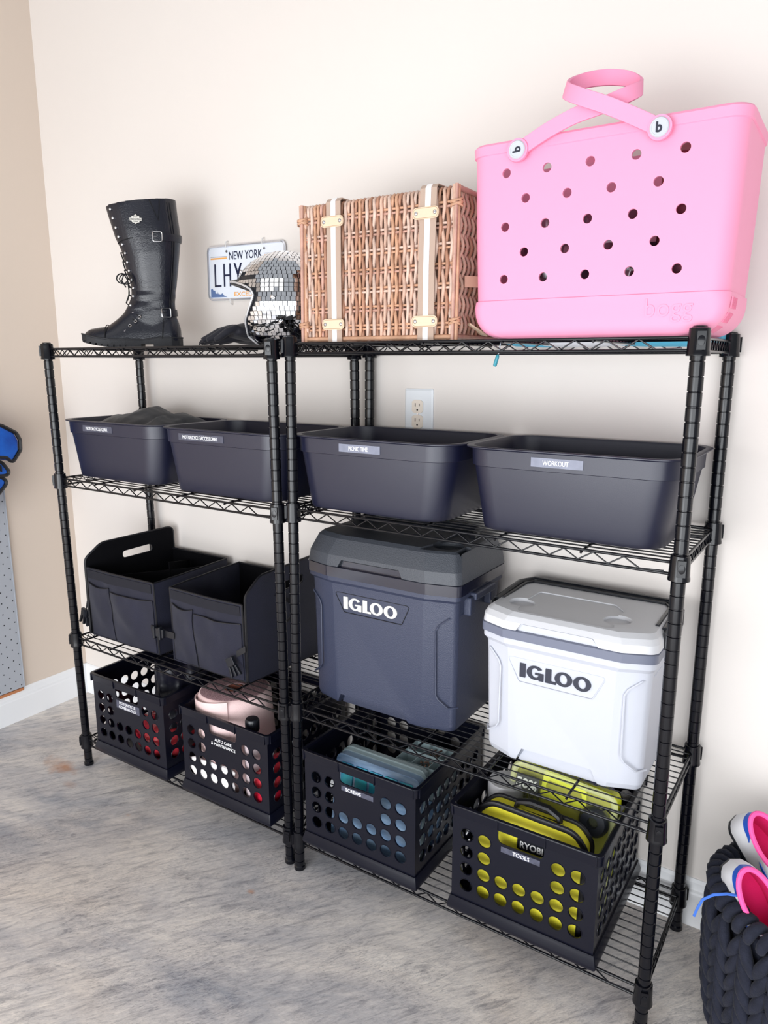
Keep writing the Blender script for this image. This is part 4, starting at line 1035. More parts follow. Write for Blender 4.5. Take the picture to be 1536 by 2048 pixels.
m = MB(); m.sheet(lambda u, v: (0.255+0.020*u, 0.010+0.006*u, 0.212+0.042*v), 3, 4, 0.004); m.tube([(0.230, 0.012, 0.012), (0.262, 0.018, 0.10), (0.262, 0.016, 0.20)], 0.003, 6); m.build('carry_strap', M_pale, t, bevel=0.001)
m = MB(); m.prism(fillet([(0.255, 0.198), (0.270, 0.201), (0.262, 0.186), (0.254, 0.182)], 0.003, 3), 0.008, 0.014); m.build('buckle', M_blackpl, t)
m = MB(); m.tube([(-0.168, -0.135, 0.002), (-0.170, -0.137, -0.010), (-0.173, -0.137, -0.028)], 0.0013, 6); m.tube([(-0.150, -0.040, 0.004), (-0.160, -0.09, 0.004), (-0.168, -0.135, 0.002)], 0.0013, 6); m.build('cord', M_pale, t)
m = MB(); m.lathe([(0.0030, 0), (0.0042, 0.002), (0.0040, 0.022), (0.0024, 0.026)], 10, m=Matrix.Translation((-0.181, -0.137, -0.054)) @ Matrix.Rotation(0.28, 4, 'Y')); m.build('cord_lock', mat('teal_plastic', (64, 158, 176), 0.4), t)

# ------------------------------------------------------------------ jacket heaped in the first bin
m = MB()
def jk(u, v):
    x = 0.052+0.350*u; y = 0.045+0.225*v
    prof_ = itp([(0.0, 0.0), (0.08, 0.030), (0.28, 0.046), (0.50, 0.066), (0.64, 0.046), (0.71, 0.028), (0.80, 0.048), (0.92, 0.034), (1.0, -0.002)], u)
    e = sin(pi*min(1, max(0, v)))**0.55
    z = 0.150+prof_*1.05*e*(0.55+0.55*v)+0.007*fbm(u*3.5, v*3, 2)+0.0022*sin(u*15+v*12+3*fbm(u*2, v*2))
    return (x, y, min(z, 0.166) if False else z)
m.sheet(jk, 60, 30, 0.003)
o = m.build('jacket', mat('black_jacket_cloth', (34, 37, 44), 0.6, bump=0.3, bscale=500, sheen=0.1), None, loc=(-0.170, -0.338, S1[1])); tag(o, 'black jacket heaped in the motorcycle gear bin', 'jacket')
m = MB(); m.sheet(lambda u, v: (0.06+0.32*u, 0.05+0.20*v, 0.118+0.012*fbm(u*5, v*4, 8)), 20, 12, 0.003)
o = m.build('folded_shirt', mat('black_shirt_cloth', (26, 27, 34), 0.8), None, loc=(0.284, -0.350, S1[1])); tag(o, 'black cloth lying low in the motorcycle accessories bin', 'cloth')
m = MB(); m.loft([[(x, 0.08+0.030*cos(2*pi*k/14), 0.128+0.028*sin(2*pi*k/14)) for k in range(14)] for x in (0.10, 0.115, 0.215, 0.23)])
o = m.build('resistance_band_roll', mat('speckled_pink_cloth', (150, 120, 128), 0.7, rgb2=(70, 60, 70), vscale=200), None, loc=(1.202, -0.335, S2[1])); tag(o, 'small rolled speckled cloth just showing in the workout bin', 'roll')

# ------------------------------------------------------------------ black trunk organizer on the third shelf
t = thing('trunk_organizer', 'black fabric trunk organizer with two buckled compartments and handle cut-outs', 'organizer', (0, 0, S1[2]))
def quad(A, B, C, D, bow=0.0, wr=0.0, seed=0.0):
    """bilinear patch A(0,0) B(1,0) C(1,1) D(0,1) with bulge and creases"""
    A, B, C, D = map(Vector, (A, B, C, D)); n_ = (B-A).cross(D-A).normalized()
    def S(u, v):
        p = (A*(1-u)+B*u)*(1-v)+(D*(1-u)+C*u)*v
        k = sin(pi*u)*sin(pi*(0.08+0.84*v)); return p+n_*(bow*k+wr*fbm(u*3+seed, v*2.2, seed)*k**0.5+wr*0.5*sin((u*2.2+v*1.4+seed)*6)*k)
    return S
def panel(name, S, nu=20, nv=14, th=0.004, m_=M_fabric, par=None):
    g = MB(); g.sheet(S, nu, nv, th); return g.build(name, m_, par or t, ang=60)
def piping(name, S, edges, par=None, r=0.0028):
    g = MB()
    for (u0, v0), (u1, v1) in edges: g.tube([S(u0+(u1-u0)*i/16, v0+(v1-v0)*i/16) for i in range(17)], r, 6)
    return g.build(name, M_blackpl if False else M_pipe, par or t)
M_pipe = mat('black_piping', (16, 16, 22), 0.45)
def compartment(xf0, xf1, xb0, xb1, yf, yb, zf, zb, skew=0):
    # front, back, two sides, floor; front is slightly kinked at the pocket split
    F_ = quad((xf0, yf+0.004, 0.004), (xf1, yf+0.000, 0.004), (xf1-0.002, yf-0.006, zf), (xf0+0.004, yf-0.004, zf), -0.010 if False else 0.012, 0.006, skew)
    panel('front_panel', F_, 26, 18); piping('front_piping', F_, [((0, 1), (1, 1)), ((0, 0), (0, 1)), ((1, 0), (1, 1)), ((0, 0), (1, 0))])
    B_2 = quad((xb0, yb, 0.004), (xb1, yb, 0.004), (xb1, yb, zb), (xb0, yb, zb), 0.0, 0.004, skew+2)
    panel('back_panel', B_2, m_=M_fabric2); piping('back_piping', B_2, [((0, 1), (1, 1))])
    panel('floor_panel', quad((xf0, yf, 0.003), (xf1, yf, 0.003), (xb1, yb, 0.003), (xb0, yb, 0.003)), 2, 2)
    return F_
def pockets(F_, split, z0, z1):
    for a, b_, zz, sag in ((0.03, split-0.01, z1, 0.05), (split+0.01, 0.985, z1-0.045, 0.02)):
        S = lambda u, v, a=a, b_=b_, zz=zz, sag=sag: Vector(F_(a+(b_-a)*u, 0.02+(zz-0.02)*v-sag*sin(pi*u)*v*0.8))+Vector((0, -0.0045-0.006*sin(pi*u)*v, 0))
        p = panel('pocket', S, 16, 12, 0.002); piping('pocket_hem', S, [((0, 1), (1, 1)), ((0, 0), (0, 1))], p, 0.0016)
    S = lambda u, v: Vector(F_(0.02+0.96*u, 0.86+0.12*v))+Vector((0, -0.004, 0))
    panel('hook_and_loop_band', S, 14, 2, 0.0015, mat('loop_band', (26, 26, 36), 0.9, bump=0.6, bscale=1600))
ZF = 0.226
F1 = compartment(-0.108, 0.212, -0.080, 0.215, -0.318, -0.030, ZF, 0.236, 0.3); pockets(F1, 0.40, 0, 0.80)
F2 = compartment(0.276, 0.566, 0.270, 0.560, -0.318, -0.030, ZF, 0.232, 1.7); pockets(F2, 0.38, 0, 0.80)
# inner facing sides of both compartments, pinched at the top
for nm, A, B, C, D, sd_ in (('side_panel', (0.212, -0.318, 0.004), (0.222, -0.030, 0.004), (0.215, -0.030, 0.236), (0.210, -0.322, ZF), 0.5), ('side_panel', (0.276, -0.318, 0.004), (0.268, -0.030, 0.004), (0.270, -0.030, 0.232), (0.280, -0.322, ZF), 0.9)):
    S = quad(A, B, C, D, 0.012 if A[0] < 0.25 else -0.012, 0.006, sd_); panel(nm, S); piping('side_piping', S, [((0, 1), (1, 1))])
# tall end panels with a handle slot
def end_panel(xf, xb, sgn, hf, hb, slot):
    A, B = Vector((xf, -0.322, 0.0)), Vector((xb, -0.026, 0.0))
    d = (B-A); L_ = d.length; d.normalize(); n_ = Vector((d.y, -d.x, 0))*sgn
    R_ = 0.045
    poly = fillet([(0, 0.004), (L_, 0.004), (L_, hb), (0.055, hf+0.014), (0.0, hf-0.030)], [0.01, 0.01, 0.022, 0.05, 0.03], 6)
    hole = fillet([(L_*0.40, slot-0.014), (L_*0.74, slot-0.006), (L_*0.74, slot+0.022), (L_*0.40, slot+0.012)], 0.0125, 6)
    lean = 0.06
    def T(a, dd, z): return A+d*a+n_*(dd+lean*0.0)+Vector((0, 0, z))
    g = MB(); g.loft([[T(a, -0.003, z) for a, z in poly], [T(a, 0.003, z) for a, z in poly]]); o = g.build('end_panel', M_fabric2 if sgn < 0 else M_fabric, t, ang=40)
    h = MB(); h.loft([[T(a, -0.02, z) for a, z in hole], [T(a, 0.02, z) for a, z in hole]]); cut(o, [h])
    e = MB(); e.tube([T(a, 0.0, z) for a, z in poly], 0.0036, 6, closed=True); e.build('end_piping', M_pipe, o)
    e = MB(); e.tube([T(a, 0.0, z) for a, z in hole], 0.0024, 6, closed=True); e.build('handle_hem', M_pipe, o)
    return T
TL = end_panel(-0.112, -0.040, -1, 0.282, 0.312, 0.245)
TR = end_panel(0.574, 0.600, 1, 0.282, 0.312, 0.245)
# dividers inside the left compartment
for A, B, C, D in (((-0.06, -0.30, 0.01), (0.18, -0.06, 0.01), (0.18, -0.06, 0.215), (-0.05, -0.30, 0.20)), ((0.085, -0.16, 0.01), (0.05, -0.04, 0.01), (0.05, -0.04, 0.21), (0.09, -0.16, 0.235))):
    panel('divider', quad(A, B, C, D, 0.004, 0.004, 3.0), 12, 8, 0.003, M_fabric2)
# webbing, closed buckle between the compartments, loose buckles at both ends
m = MB(); m.sheet(lambda u, v: (0.196+0.100*u, -0.330-0.004*sin(pi*u), 0.078+0.020*v-0.004*u), 10, 2, 0.002); m.build('webbing', M_pipe, t)
m = MB(); m.box(0.215, 0.262, -0.344, -0.333, 0.072, 0.100); m.box(0.222, 0.230, -0.348, -0.335, 0.066, 0.106); m.box(0.246, 0.254, -0.348, -0.335, 0.066, 0.106); m.build('buckle', M_blackpl, t, bevel=0.003)
for cx, cy, cz, a in ((-0.132, -0.325, 0.065, 0.25), (0.540, -0.346, 0.060, -0.5)):
    m = MB(); R_ = Matrix.Translation((cx, cy, cz)) @ Matrix.Rotation(a, 4, 'Y')
    m.box(-0.014, 0.014, -0.005, 0.005, -0.004, 0.020, R_)
    for k, (x0, sp) in enumerate(((-0.012, -0.006), (0.0, 0.0), (0.012, 0.006))): m.loft([[(x0+sp*q+s_*0.0035, y_, -0.004-0.030*q) for s_, y_ in ((-1, -0.004), (1, -0.004), (1, 0.004), (-1, 0.004))] for q in (0, 0.5, 1)], m=R_)
    m.build('loose_buckle', M_blackpl, t, bevel=0.0012)
m = MB(); m.sheet(lambda u, v: (-0.126+0.012*u, -0.322+0.004*u, 0.075+0.045*u+0.018*v), 6, 2, 0.002); m.sheet(lambda u, v: (0.548+0.03*u, -0.335+0.004*u, 0.078+0.02*u+0.018*v), 6, 2, 0.002); m.build('webbing', M_pipe, t)
# carry strap with snap hook on the right end
m = MB(); m.sheet(lambda u, v: TR(0.10+0.018*v+0.05*sin(pi*u), 0.006+0.02*sin(pi*u), 0.13+0.10*u), 12, 2, 0.002); m.build('carry_strap', M_pipe, t)
m = MB(); c = TR(0.11, 0.012, 0.215); m.tube([c+Vector((0.010*cos(a), 0, 0.012*sin(a))) for a in [2*pi*k/14 for k in range(12)]], 0.0016, 6); m.build('snap_hook', M_chrome, t)

# ------------------------------------------------------------------ contents of the crates
def lump(name, label, cat, loc, size, m_, seed=0, amp=0.012, sq=2.6, group=None, fr=14):
    g = MB(); rings = []; a, b, c = size
    for i in range(15):
        ph = -pi/2+pi*i/14; ph = max(-1.54, min(1.54, ph)); r = []
        for j in range(28):
            th = 2*pi*j/28
            def sp(v): return (1 if v >= 0 else -1)*abs(v)**(2/sq)
            p = Vector((a*sp(cos(ph))*sp(cos(th)), b*sp(cos(ph))*sp(sin(th)), c*sp(sin(ph))))
            k = 1+amp/min(size)*fbm(p.x*fr+seed, p.y*fr, p.z*fr+seed)
            r.append((p.x*k, p.y*k, p.z*k))
        rings.append(r)
    g.loft(rings); o = g.build(name, m_, None, loc=loc, ang=70); return tag(o, label, cat, group)
M_redfoil = mat('red_glossy_film', (190, 22, 52), 0.22, coat=0.5, bump=0.5, bscale=25, rgb2=(236, 80, 88), vscale=18)
M_nylon = mat('black_nylon_cover', (16, 17, 30), 0.32, bump=0.6, bscale=30, spec=0.5)
M_towel = mat('pink_towel_cloth', (246, 214, 212), 0.9, bump=0.5, bscale=500, sheen=0.2)
# crate 1
lump('packed_cover', 'red glossy packed motorcycle cover low in the leftmost crate', 'cover', (0.150, -0.235, 0.165), (0.115, 0.110, 0.055), M_redfoil, 3, 0.012, 3)
g = MB()
def cov(u, v):
    th = u*2*pi; r = 1.0
    x = 0.185+(0.082+0.006*sin(th*5))*cos(th)*(0.92-0.10*v); y = -0.195+(0.125+0.006*sin(th*4))*sin(th)*(0.90-0.08*v)
    z = 0.215+0.185*v+0.030*(sin(th)*0.5+0.5)*v
    k = 0.010*fbm(cos(th)*2.5+3, sin(th)*2.5, v*3.5)+0.006*sin(th*9+v*5)
    return (x+k*cos(th), y+k*sin(th), z)
g.sheet(cov, 72, 14, 0.002)
g.loft([[cov(i/36, 1.0) for i in range(36)], [(0.185+(c_-0.185)*0.55, -0.195+(d_+0.195)*0.55, e_+0.008+0.006*sin(i)) for i, (c_, d_, e_) in enumerate([cov(i/36, 1.0) for i in range(36)])], [(0.185+(c_-0.185)*0.1, -0.195+(d_+0.195)*0.1, e_-0.004) for c_, d_, e_ in [cov(i/36, 1.0) for i in range(36)]]])
tag(g.build('motorcycle_cover', M_nylon, None, ang=60), 'crumpled black nylon cover standing up out of the leftmost crate', 'cover')
# crate 2
t = thing('towel_roll', 'large pale pink roll of shop towels in the auto care crate', 'towel roll', (0.462, -0.252, S1[3]+0.014), (radians(-1.5), radians(-4), 0))
t.scale = (1.04, 1.0, 0.90)
R_o = 0.104
g = MB(); n = 48
def rl(r_, z, w=0.0): return [((r_+w*0.003*sin(5*2*pi*k/n+z*30))*cos(2*pi*k/n), (r_+w*0.003*sin(5*2*pi*k/n+z*30))*sin(2*pi*k/n), z) for k in range(n)]
g.loft([rl(R_o-0.004, 0.0), rl(R_o, 0.004, 1), rl(R_o+0.003, 0.10, 1), rl(R_o+0.001, 0.16, 1), rl(R_o+0.003, 0.215, 1), rl(R_o, 0.285, 1), rl(R_o-0.005, 0.298, 1), rl(R_o-0.02, 0.302), rl(0.030, 0.303), rl(0.026, 0.301), rl(0.025, 0.05), rl(0.024, 0.0)], closed=True)
g.build('towel', M_towel, t, ang=60)
g = MB(); g.sheet(lambda u, v: ((R_o+0.0035+0.004*sin(pi*u))*cos(-2.9+1.9*u), (R_o+0.0035+0.004*sin(pi*u))*sin(-2.9+1.9*u), 0.17+0.02*u+0.112*v-0.020*sin(pi*u)*(1-v)), 28, 6, 0.003); g.build('loose_flap', M_towel, t, ang=60)
g = MB(); g.lathe([(0.0245, 0.0), (0.0255, 0.0), (0.0255, 0.304), (0.0225, 0.304), (0.0225, 0.0)], 28); g.build('cardboard_core', mat('core_brown', (120, 66, 50), 0.8), t)
g = MB(); g.loft([rl(R_o-0.008, 0.3015), rl(R_o-0.012, 0.3030), rl(0.032, 0.3040), rl(0.031, 0.3025)], closed=True); g.build('wound_edges', mat('wound_edge_speckle', (214, 176, 178), 0.9, bump=0.8, bscale=700, rgb2=(128, 92, 104), vscale=420), t)
t = thing('spray_bottle', 'small clear bottle with a black cap in front of the towel roll', 'bottle', (0.596, -0.335, S1[3]+0.014))
g = MB(); g.lathe([(0.0, 0.0), (0.022, 0.0), (0.024, 0.004), (0.024, 0.19), (0.0165, 0.215), (0.0165, 0.235)], 24); g.build('bottle_body', mat('milky_bottle_plastic', (230, 212, 216), 0.25, alpha=0.8), t)
g = MB(); g.lathe([(0.0185, 0.222), (0.0190, 0.224), (0.0190, 0.252), (0.0165, 0.256), (0.0, 0.256)], 24)
for k in range(20): a = 2*pi*k/20; g.box(-0.0006, 0.0006, 0.0186, 0.0197, 0.224, 0.250, Matrix.Rotation(a, 4, 'Z'))
g.build('cap', M_blackpl, t)
g = MB(); g.lathe([(0.0, 0.012), (0.007, 0.012), (0.0075, 0.23), (0.006, 0.236), (0.0, 0.237)], 12); tag(g.build('wooden_handle', mat('pale_wood', (214, 176, 146), 0.5, var=0.15, vscale=30, stretch=(1, 1, 0.1)), None, loc=(0.655, -0.335, S1[3])), 'round wooden tool handle end at the right corner of the auto care crate', 'handle')
lump('detergent_bag', 'red and pink glossy packet low in the auto care crate, at its right', 'packet', (0.632, -0.270, 0.175), (0.035, 0.085, 0.070), M_redfoil, 9, 0.008, 3.2)
lump('microfibre_cloth', 'white cloth low in the auto care crate, below the pink roll', 'cloth', (0.470, -0.363, 0.160), (0.098, 0.006, 0.045), mat('white_cotton', (240, 234, 234), 0.9, bump=0.5, bscale=200), 4, 0.002, 3)
# crate 3
M_teal = mat('teal_tray', (60, 176, 176), 0.35, rgb2=(40, 110, 168), vscale=16); M_clear = mat('frosted_clear_plastic', (176, 196, 200), 0.22, alpha=0.62, spec=0.6)
M_bluecase = mat('blue_clear_case', (150, 178, 206), 0.3, rgb2=(86, 120, 160), vscale=9, stretch=(1, 1, 6), coat=0.3)
t = thing('screw_case', 'frosted organizer case of teal trays leaning in the screws crate', 'case', (0.975, -0.335, S2[3]+0.014), (radians(-9), 0, radians(1)))
g = MB(); P_ = fillet([(-0.115, 0.0), (0.132, 0.0), (0.132, 0.222), (-0.115, 0.226)], 0.022, 5); g.prism(P_, -0.002, 0.030); g.build('tray', M_bluecase, t, bevel=0.002)
g = MB(); g.tube([(a, 0.031, b) for a, b in P_], 0.006, 6, closed=True, flat=1.5); g.build('lid_rim', M_clear, t)
g = MB(); rnd = random.Random(2)
for k in range(5):
    x = -0.095+0.043*k; g.box(x, x+0.036, -0.006, -0.0025, 0.150, 0.206)
g.build('teal_tray', M_teal, t, bevel=0.002)
g = MB(); g.prism(fillet([(-0.112, 0.170), (0.128, 0.170), (0.128, 0.232), (-0.112, 0.236)], 0.02, 4), 0.032, 0.052); g.build('lid', M_clear, t, bevel=0.003)
t = thing('small_parts_box', 'clear box of small screws and wire connectors at the back of the screws crate', 'box', (1.060, -0.180, S2[3]+0.014))
g = MB()
x0, x1, y0, y1, z0, z1 = -0.065, 0.062, -0.055, 0.055, 0.13, 0.215
g.box(x0, x1, y0, y1, z0, z0+0.003)
for q in ((x0, x0+0.002, y0, y1), (x1-0.002, x1, y0, y1), (x0, x1, y0, y0+0.002), (x0, x1, y1-0.002, y1), (x0+0.045, x0+0.047, y0, y1), (x0+0.092, x0+0.094, y0, y1), (x0, x1, -0.001, 0.001)): g.box(*q, z0, z1)
g.build('divided_tray', M_clear, t, smooth=False)
g = MB()
for k in range(60):
    c = (rnd.uniform(-0.015, 0.022), rnd.uniform(-0.05, 0.05), z0+rnd.uniform(0.05, 0.078)); g.tube([c, (c[0]+rnd.uniform(-0.01, 0.01), c[1]+rnd.uniform(-0.01, 0.01), c[2]+0.004)], 0.0022, 5)
g.build('screws', mat('dark_brass_screws', (84, 58, 52), 0.35, metal=0.6, rgb2=(170, 140, 120), vscale=90), t, kind='stuff')
g = MB()
for k in range(14): g.ball((rnd.uniform(0.034, 0.055), rnd.uniform(-0.048, 0.048), z0+rnd.uniform(0.05, 0.075)), 0.006, 8, 6)
g.build('white_connectors', mat('white_connector', (226, 222, 214), 0.4), t, kind='stuff')
g = MB(); g.box(x0+0.002, x1-0.002, y0+0.002, y1-0.002, -0.0, 0.125); g.build('lower_tray', M_bluecase, t, bevel=0.004)
# crate 4
M_yel = mat('tool_bag_yellow', (246, 236, 62), 0.55, bump=0.2, bscale=400); M_lime = mat('lime_case_plastic', (230, 236, 34), 0.32); M_dkgrey = mat('charcoal_grip', (38, 42, 50), 0.5)
t = thing('tool_bag', 'yellow tool bag with black piping and handle at the front of the tools crate', 'tool bag', (1.398, -0.318, S2[3]+0.012), (radians(-4), 0, 0))
P_ = fillet([(-0.128, 0.0), (0.118, 0.0), (0.120, 0.215), (0.095, 0.245), (-0.095, 0.250), (-0.122, 0.222)], [0.01, 0.01, 0.03, 0.05, 0.05, 0.03], 5)
g = MB(); g.prism(P_, -0.030, 0.022); g.build('bag_body', M_yel, t, bevel=0.006, seg=3)
for y in (-0.027, 0.012):
    g = MB(); g.tube([(a*1.005, y, b*1.004) for a, b in P_], 0.0072, 8, closed=True, flat=0.8); g.build('piping', M_pipe, t)
g = MB(); g.prism([(a*0.97, b*0.985) for a, b in P_], 0.012, 0.026); g.build('black_back', M_fabric, t)
g = MB(); g.tube([(-0.045, -0.004, 0.245), (-0.040, -0.006, 0.262), (-0.010, -0.006, 0.270), (0.030, -0.006, 0.268), (0.052, -0.006, 0.258), (0.056, -0.004, 0.240)], 0.0065, 8, flat=1.5); g.build('handle', M_pipe, t)
g = MB(); g.tube([(-0.110, -0.008, 0.226), (-0.070, -0.008, 0.247), (0.060, -0.008, 0.246), (0.104, -0.008, 0.226)], 0.002, 6); g.build('zip', M_pipe, t)
g = MB(); g.prism(fillet([(-0.026, 0.170), (0.040, 0.170), (0.040, 0.196), (-0.026, 0.196)], 0.004, 3), -0.0345, -0.029); bd_ = g.build('badge', M_blackpl, t)
text('RYOBI', 0.052, 0.0150, mat('badge_silver', (214, 214, 214), 0.3), bd_, (0.007, -0.0352, 0.183), bold=0.02)
t = thing('drill_bit_case', 'lime green drill bit case with a clear front behind the yellow tool bag', 'tool case', (1.420, -0.262, S2[3]+0.012), (radians(-13), 0, radians(-1)))
P_ = fillet([(-0.118, 0.0), (0.122, 0.0), (0.122, 0.285), (-0.118, 0.300)], 0.026, 5)
g = MB(); g.prism(P_, 0.010, 0.045); o = g.build('case_back', M_lime, t)
c = MB(); c.prism(fillet([(-0.042, 0.255), (0.052, 0.250), (0.046, 0.272), (-0.036, 0.277)], 0.008, 4), -0.05, 0.08); cut(o, [c])
bv = o.modifiers.new('bevel', 'BEVEL'); bv.width = 0.003; bv.segments = 2; bv.limit_method = 'ANGLE'
g = MB(); g.prism(fillet([(-0.050, 0.236), (0.060, 0.230), (0.054, 0.292), (-0.044, 0.300)], 0.012, 4), -0.004, 0.012); o = g.build('case_handle', M_lime, t); c = MB(); c.prism(fillet([(-0.040, 0.256), (0.050, 0.251), (0.044, 0.271), (-0.034, 0.276)], 0.008, 4), -0.05, 0.08); cut(o, [c])
g = MB(); g.prism([(a*0.96, 0.004+b*0.965) for a, b in P_], 0.006, 0.010); g.build('inner_tray', mat('inner_tray_yellow', (168, 166, 36), 0.5), t)
g = MB(); rnd = random.Random(8)
for r in range(4):
    for k in range(12):
        x = -0.102+0.0155*k+rnd.uniform(-0.001, 0.001); z = 0.030+0.058*r; rr = 0.0032+0.0016*((k+r) % 3)
        if r == 3 and -0.05 < x < 0.10: continue
        g.tube([(x, 0.000, z), (x+0.001, 0.000, z+0.046)], rr, 6)
g.build('drill_bits', mat('drill_bit_steel', (120, 120, 84), 0.3, metal=0.6, rgb2=(30, 30, 26), vscale=120), t, kind='stuff')
cv = MB(); q = [(a*0.99, b*0.99) for a, b in P_]
cv.prism(q, -0.014, -0.012); cv.build('clear_front', mat('clear_case_window', (226, 232, 160), 0.08, alpha=0.06, spec=0.8), t)
cv = MB(); cv.tube([(a, -0.006, b) for a, b in q], 0.0075, 6, closed=True, flat=0.5); cv.build('clear_edge', mat('clear_case_edge', (232, 236, 176), 0.12, alpha=0.45, spec=0.8), t)
g = MB(); g.lathe([(0.0, 0), (0.030, 0), (0.033, 0.006), (0.033, 0.022), (0.027, 0.030), (0.012, 0.030), (0.011, 0.012), (0.0, 0.012)], 28, m=Matrix.Translation((0.082, 0.004, 0.222)) @ Matrix.Rotation(radians(90), 4, 'X')); g.build('black_socket', M_dkgrey, t)
g = MB(); g.box(-0.106, -0.050, -0.0165, -0.0145, 0.236, 0.276); cd = g.build('card', mat('dark_card', (52, 56, 50), 0.5), t, smooth=False)
text('50%', 0.050, 0.023, mat('card_print', (208, 212, 200), 0.5), cd, (-0.079, -0.0168, 0.256), bold=0.03)
g = MB(); g.lathe([(0.0, 0), (0.040, 0), (0.043, 0.01), (0.043, 0.05), (0.040, 0.056), (0.0, 0.056)], 24); tag(g.build('round_tub', mat('frosted_tub', (206, 206, 210), 0.3, alpha=0.8), None, loc=(1.290, -0.215, S2[3]+0.20)), 'frosted round tub at the left behind the yellow tool bag', 'tub')
lump('rag', 'lilac grey rag stuffed at the back of the tools crate', 'cloth', (1.425, -0.150, 0.300), (0.115, 0.055, 0.085), mat('lilac_rag', (128, 130, 176), 0.9, bump=0.6, bscale=200, rgb2=(70, 74, 120), vscale=30), 6, 0.012, 3)

# ------------------------------------------------------------------ braided basket of shoes at the right
BX, BY, BR_, BHt = 1.925, -0.215, 0.168, 0.315
M_cord = mat('charcoal_braided_cotton', (28, 31, 45), 0.85, bump=0.6, bscale=300, var=0.2, vscale=60, sheen=0.05, spec=0.3)
t = thing('braided_basket', 'charcoal braided rope basket on the floor beside the right rack', 'basket', (BX, BY, 0))
g = MB(); g.lathe([(0.0, 0.004), (0.135, 0.004), (0.150, 0.02), (0.160, 0.16), (0.160, BHt-0.02), (0.150, BHt-0.02), (0.150, 0.16), (0.140, 0.03), (0.0, 0.02)], 40, closed=True); g.build('inner_wall', M_cord, t)
def brad(z): return itp([(0.0, 0.150), (0.08, 0.166), (0.2, 0.172), (0.34, 0.170)], z)
nC = 20; nR = 8; rowh = 0.0375
st = {}
for side_ in (-1, 1):
    g = MB(); pts = []; rad = []
    for k in range(9):
        u = k/8; a = side_*(0.002+ (0.155)*(1-u))        # slants in towards the chain centre at the bottom
        z = 0.062*u
        r_ = 0.006*sin(pi*u)+ (0.003 if side_ > 0 else 0.0)
        pts.append((a, r_, z)); rad.append(0.0070+0.0045*sin(pi*min(1, max(0, u)))**0.7)
    st[side_] = (pts, rad)
rnd = random.Random(4)
for c in range(nC):
    a0 = 2*pi*c/nC
    for r in range(nR-1):
        z0 = 0.004+rowh*r
        for side_ in (-1, 1):
            pts, rad = st[side_]; P = []
            for (a, dr, dz) in pts:
                z = z0+dz; R_ = brad(z)+dr; a1 = a0+a*1.0; P.append((R_*cos(a1), R_*sin(a1), z))
            g = MB(); g.tube(P, rad, 8, flat=1.0); g.build('cord_strand', M_cord, t, ang=70)
for k in range(44):
    a = 2*pi*k/44; P = []; 
    for q in range(8):
        b_ = -0.9+3.9*q/7; aa = a+0.09*q/7; rr = 0.165+0.017*cos(b_); P.append((rr*cos(aa), rr*sin(aa), BHt-0.012+0.018*sin(b_)+0.010*sin(a*2+1.0)))
    g = MB(); g.tube(P, [0.006, 0.009, 0.0105, 0.011, 0.011, 0.0105, 0.009, 0.006], 8); g.build('rim_wrap', M_cord, t, ang=70)

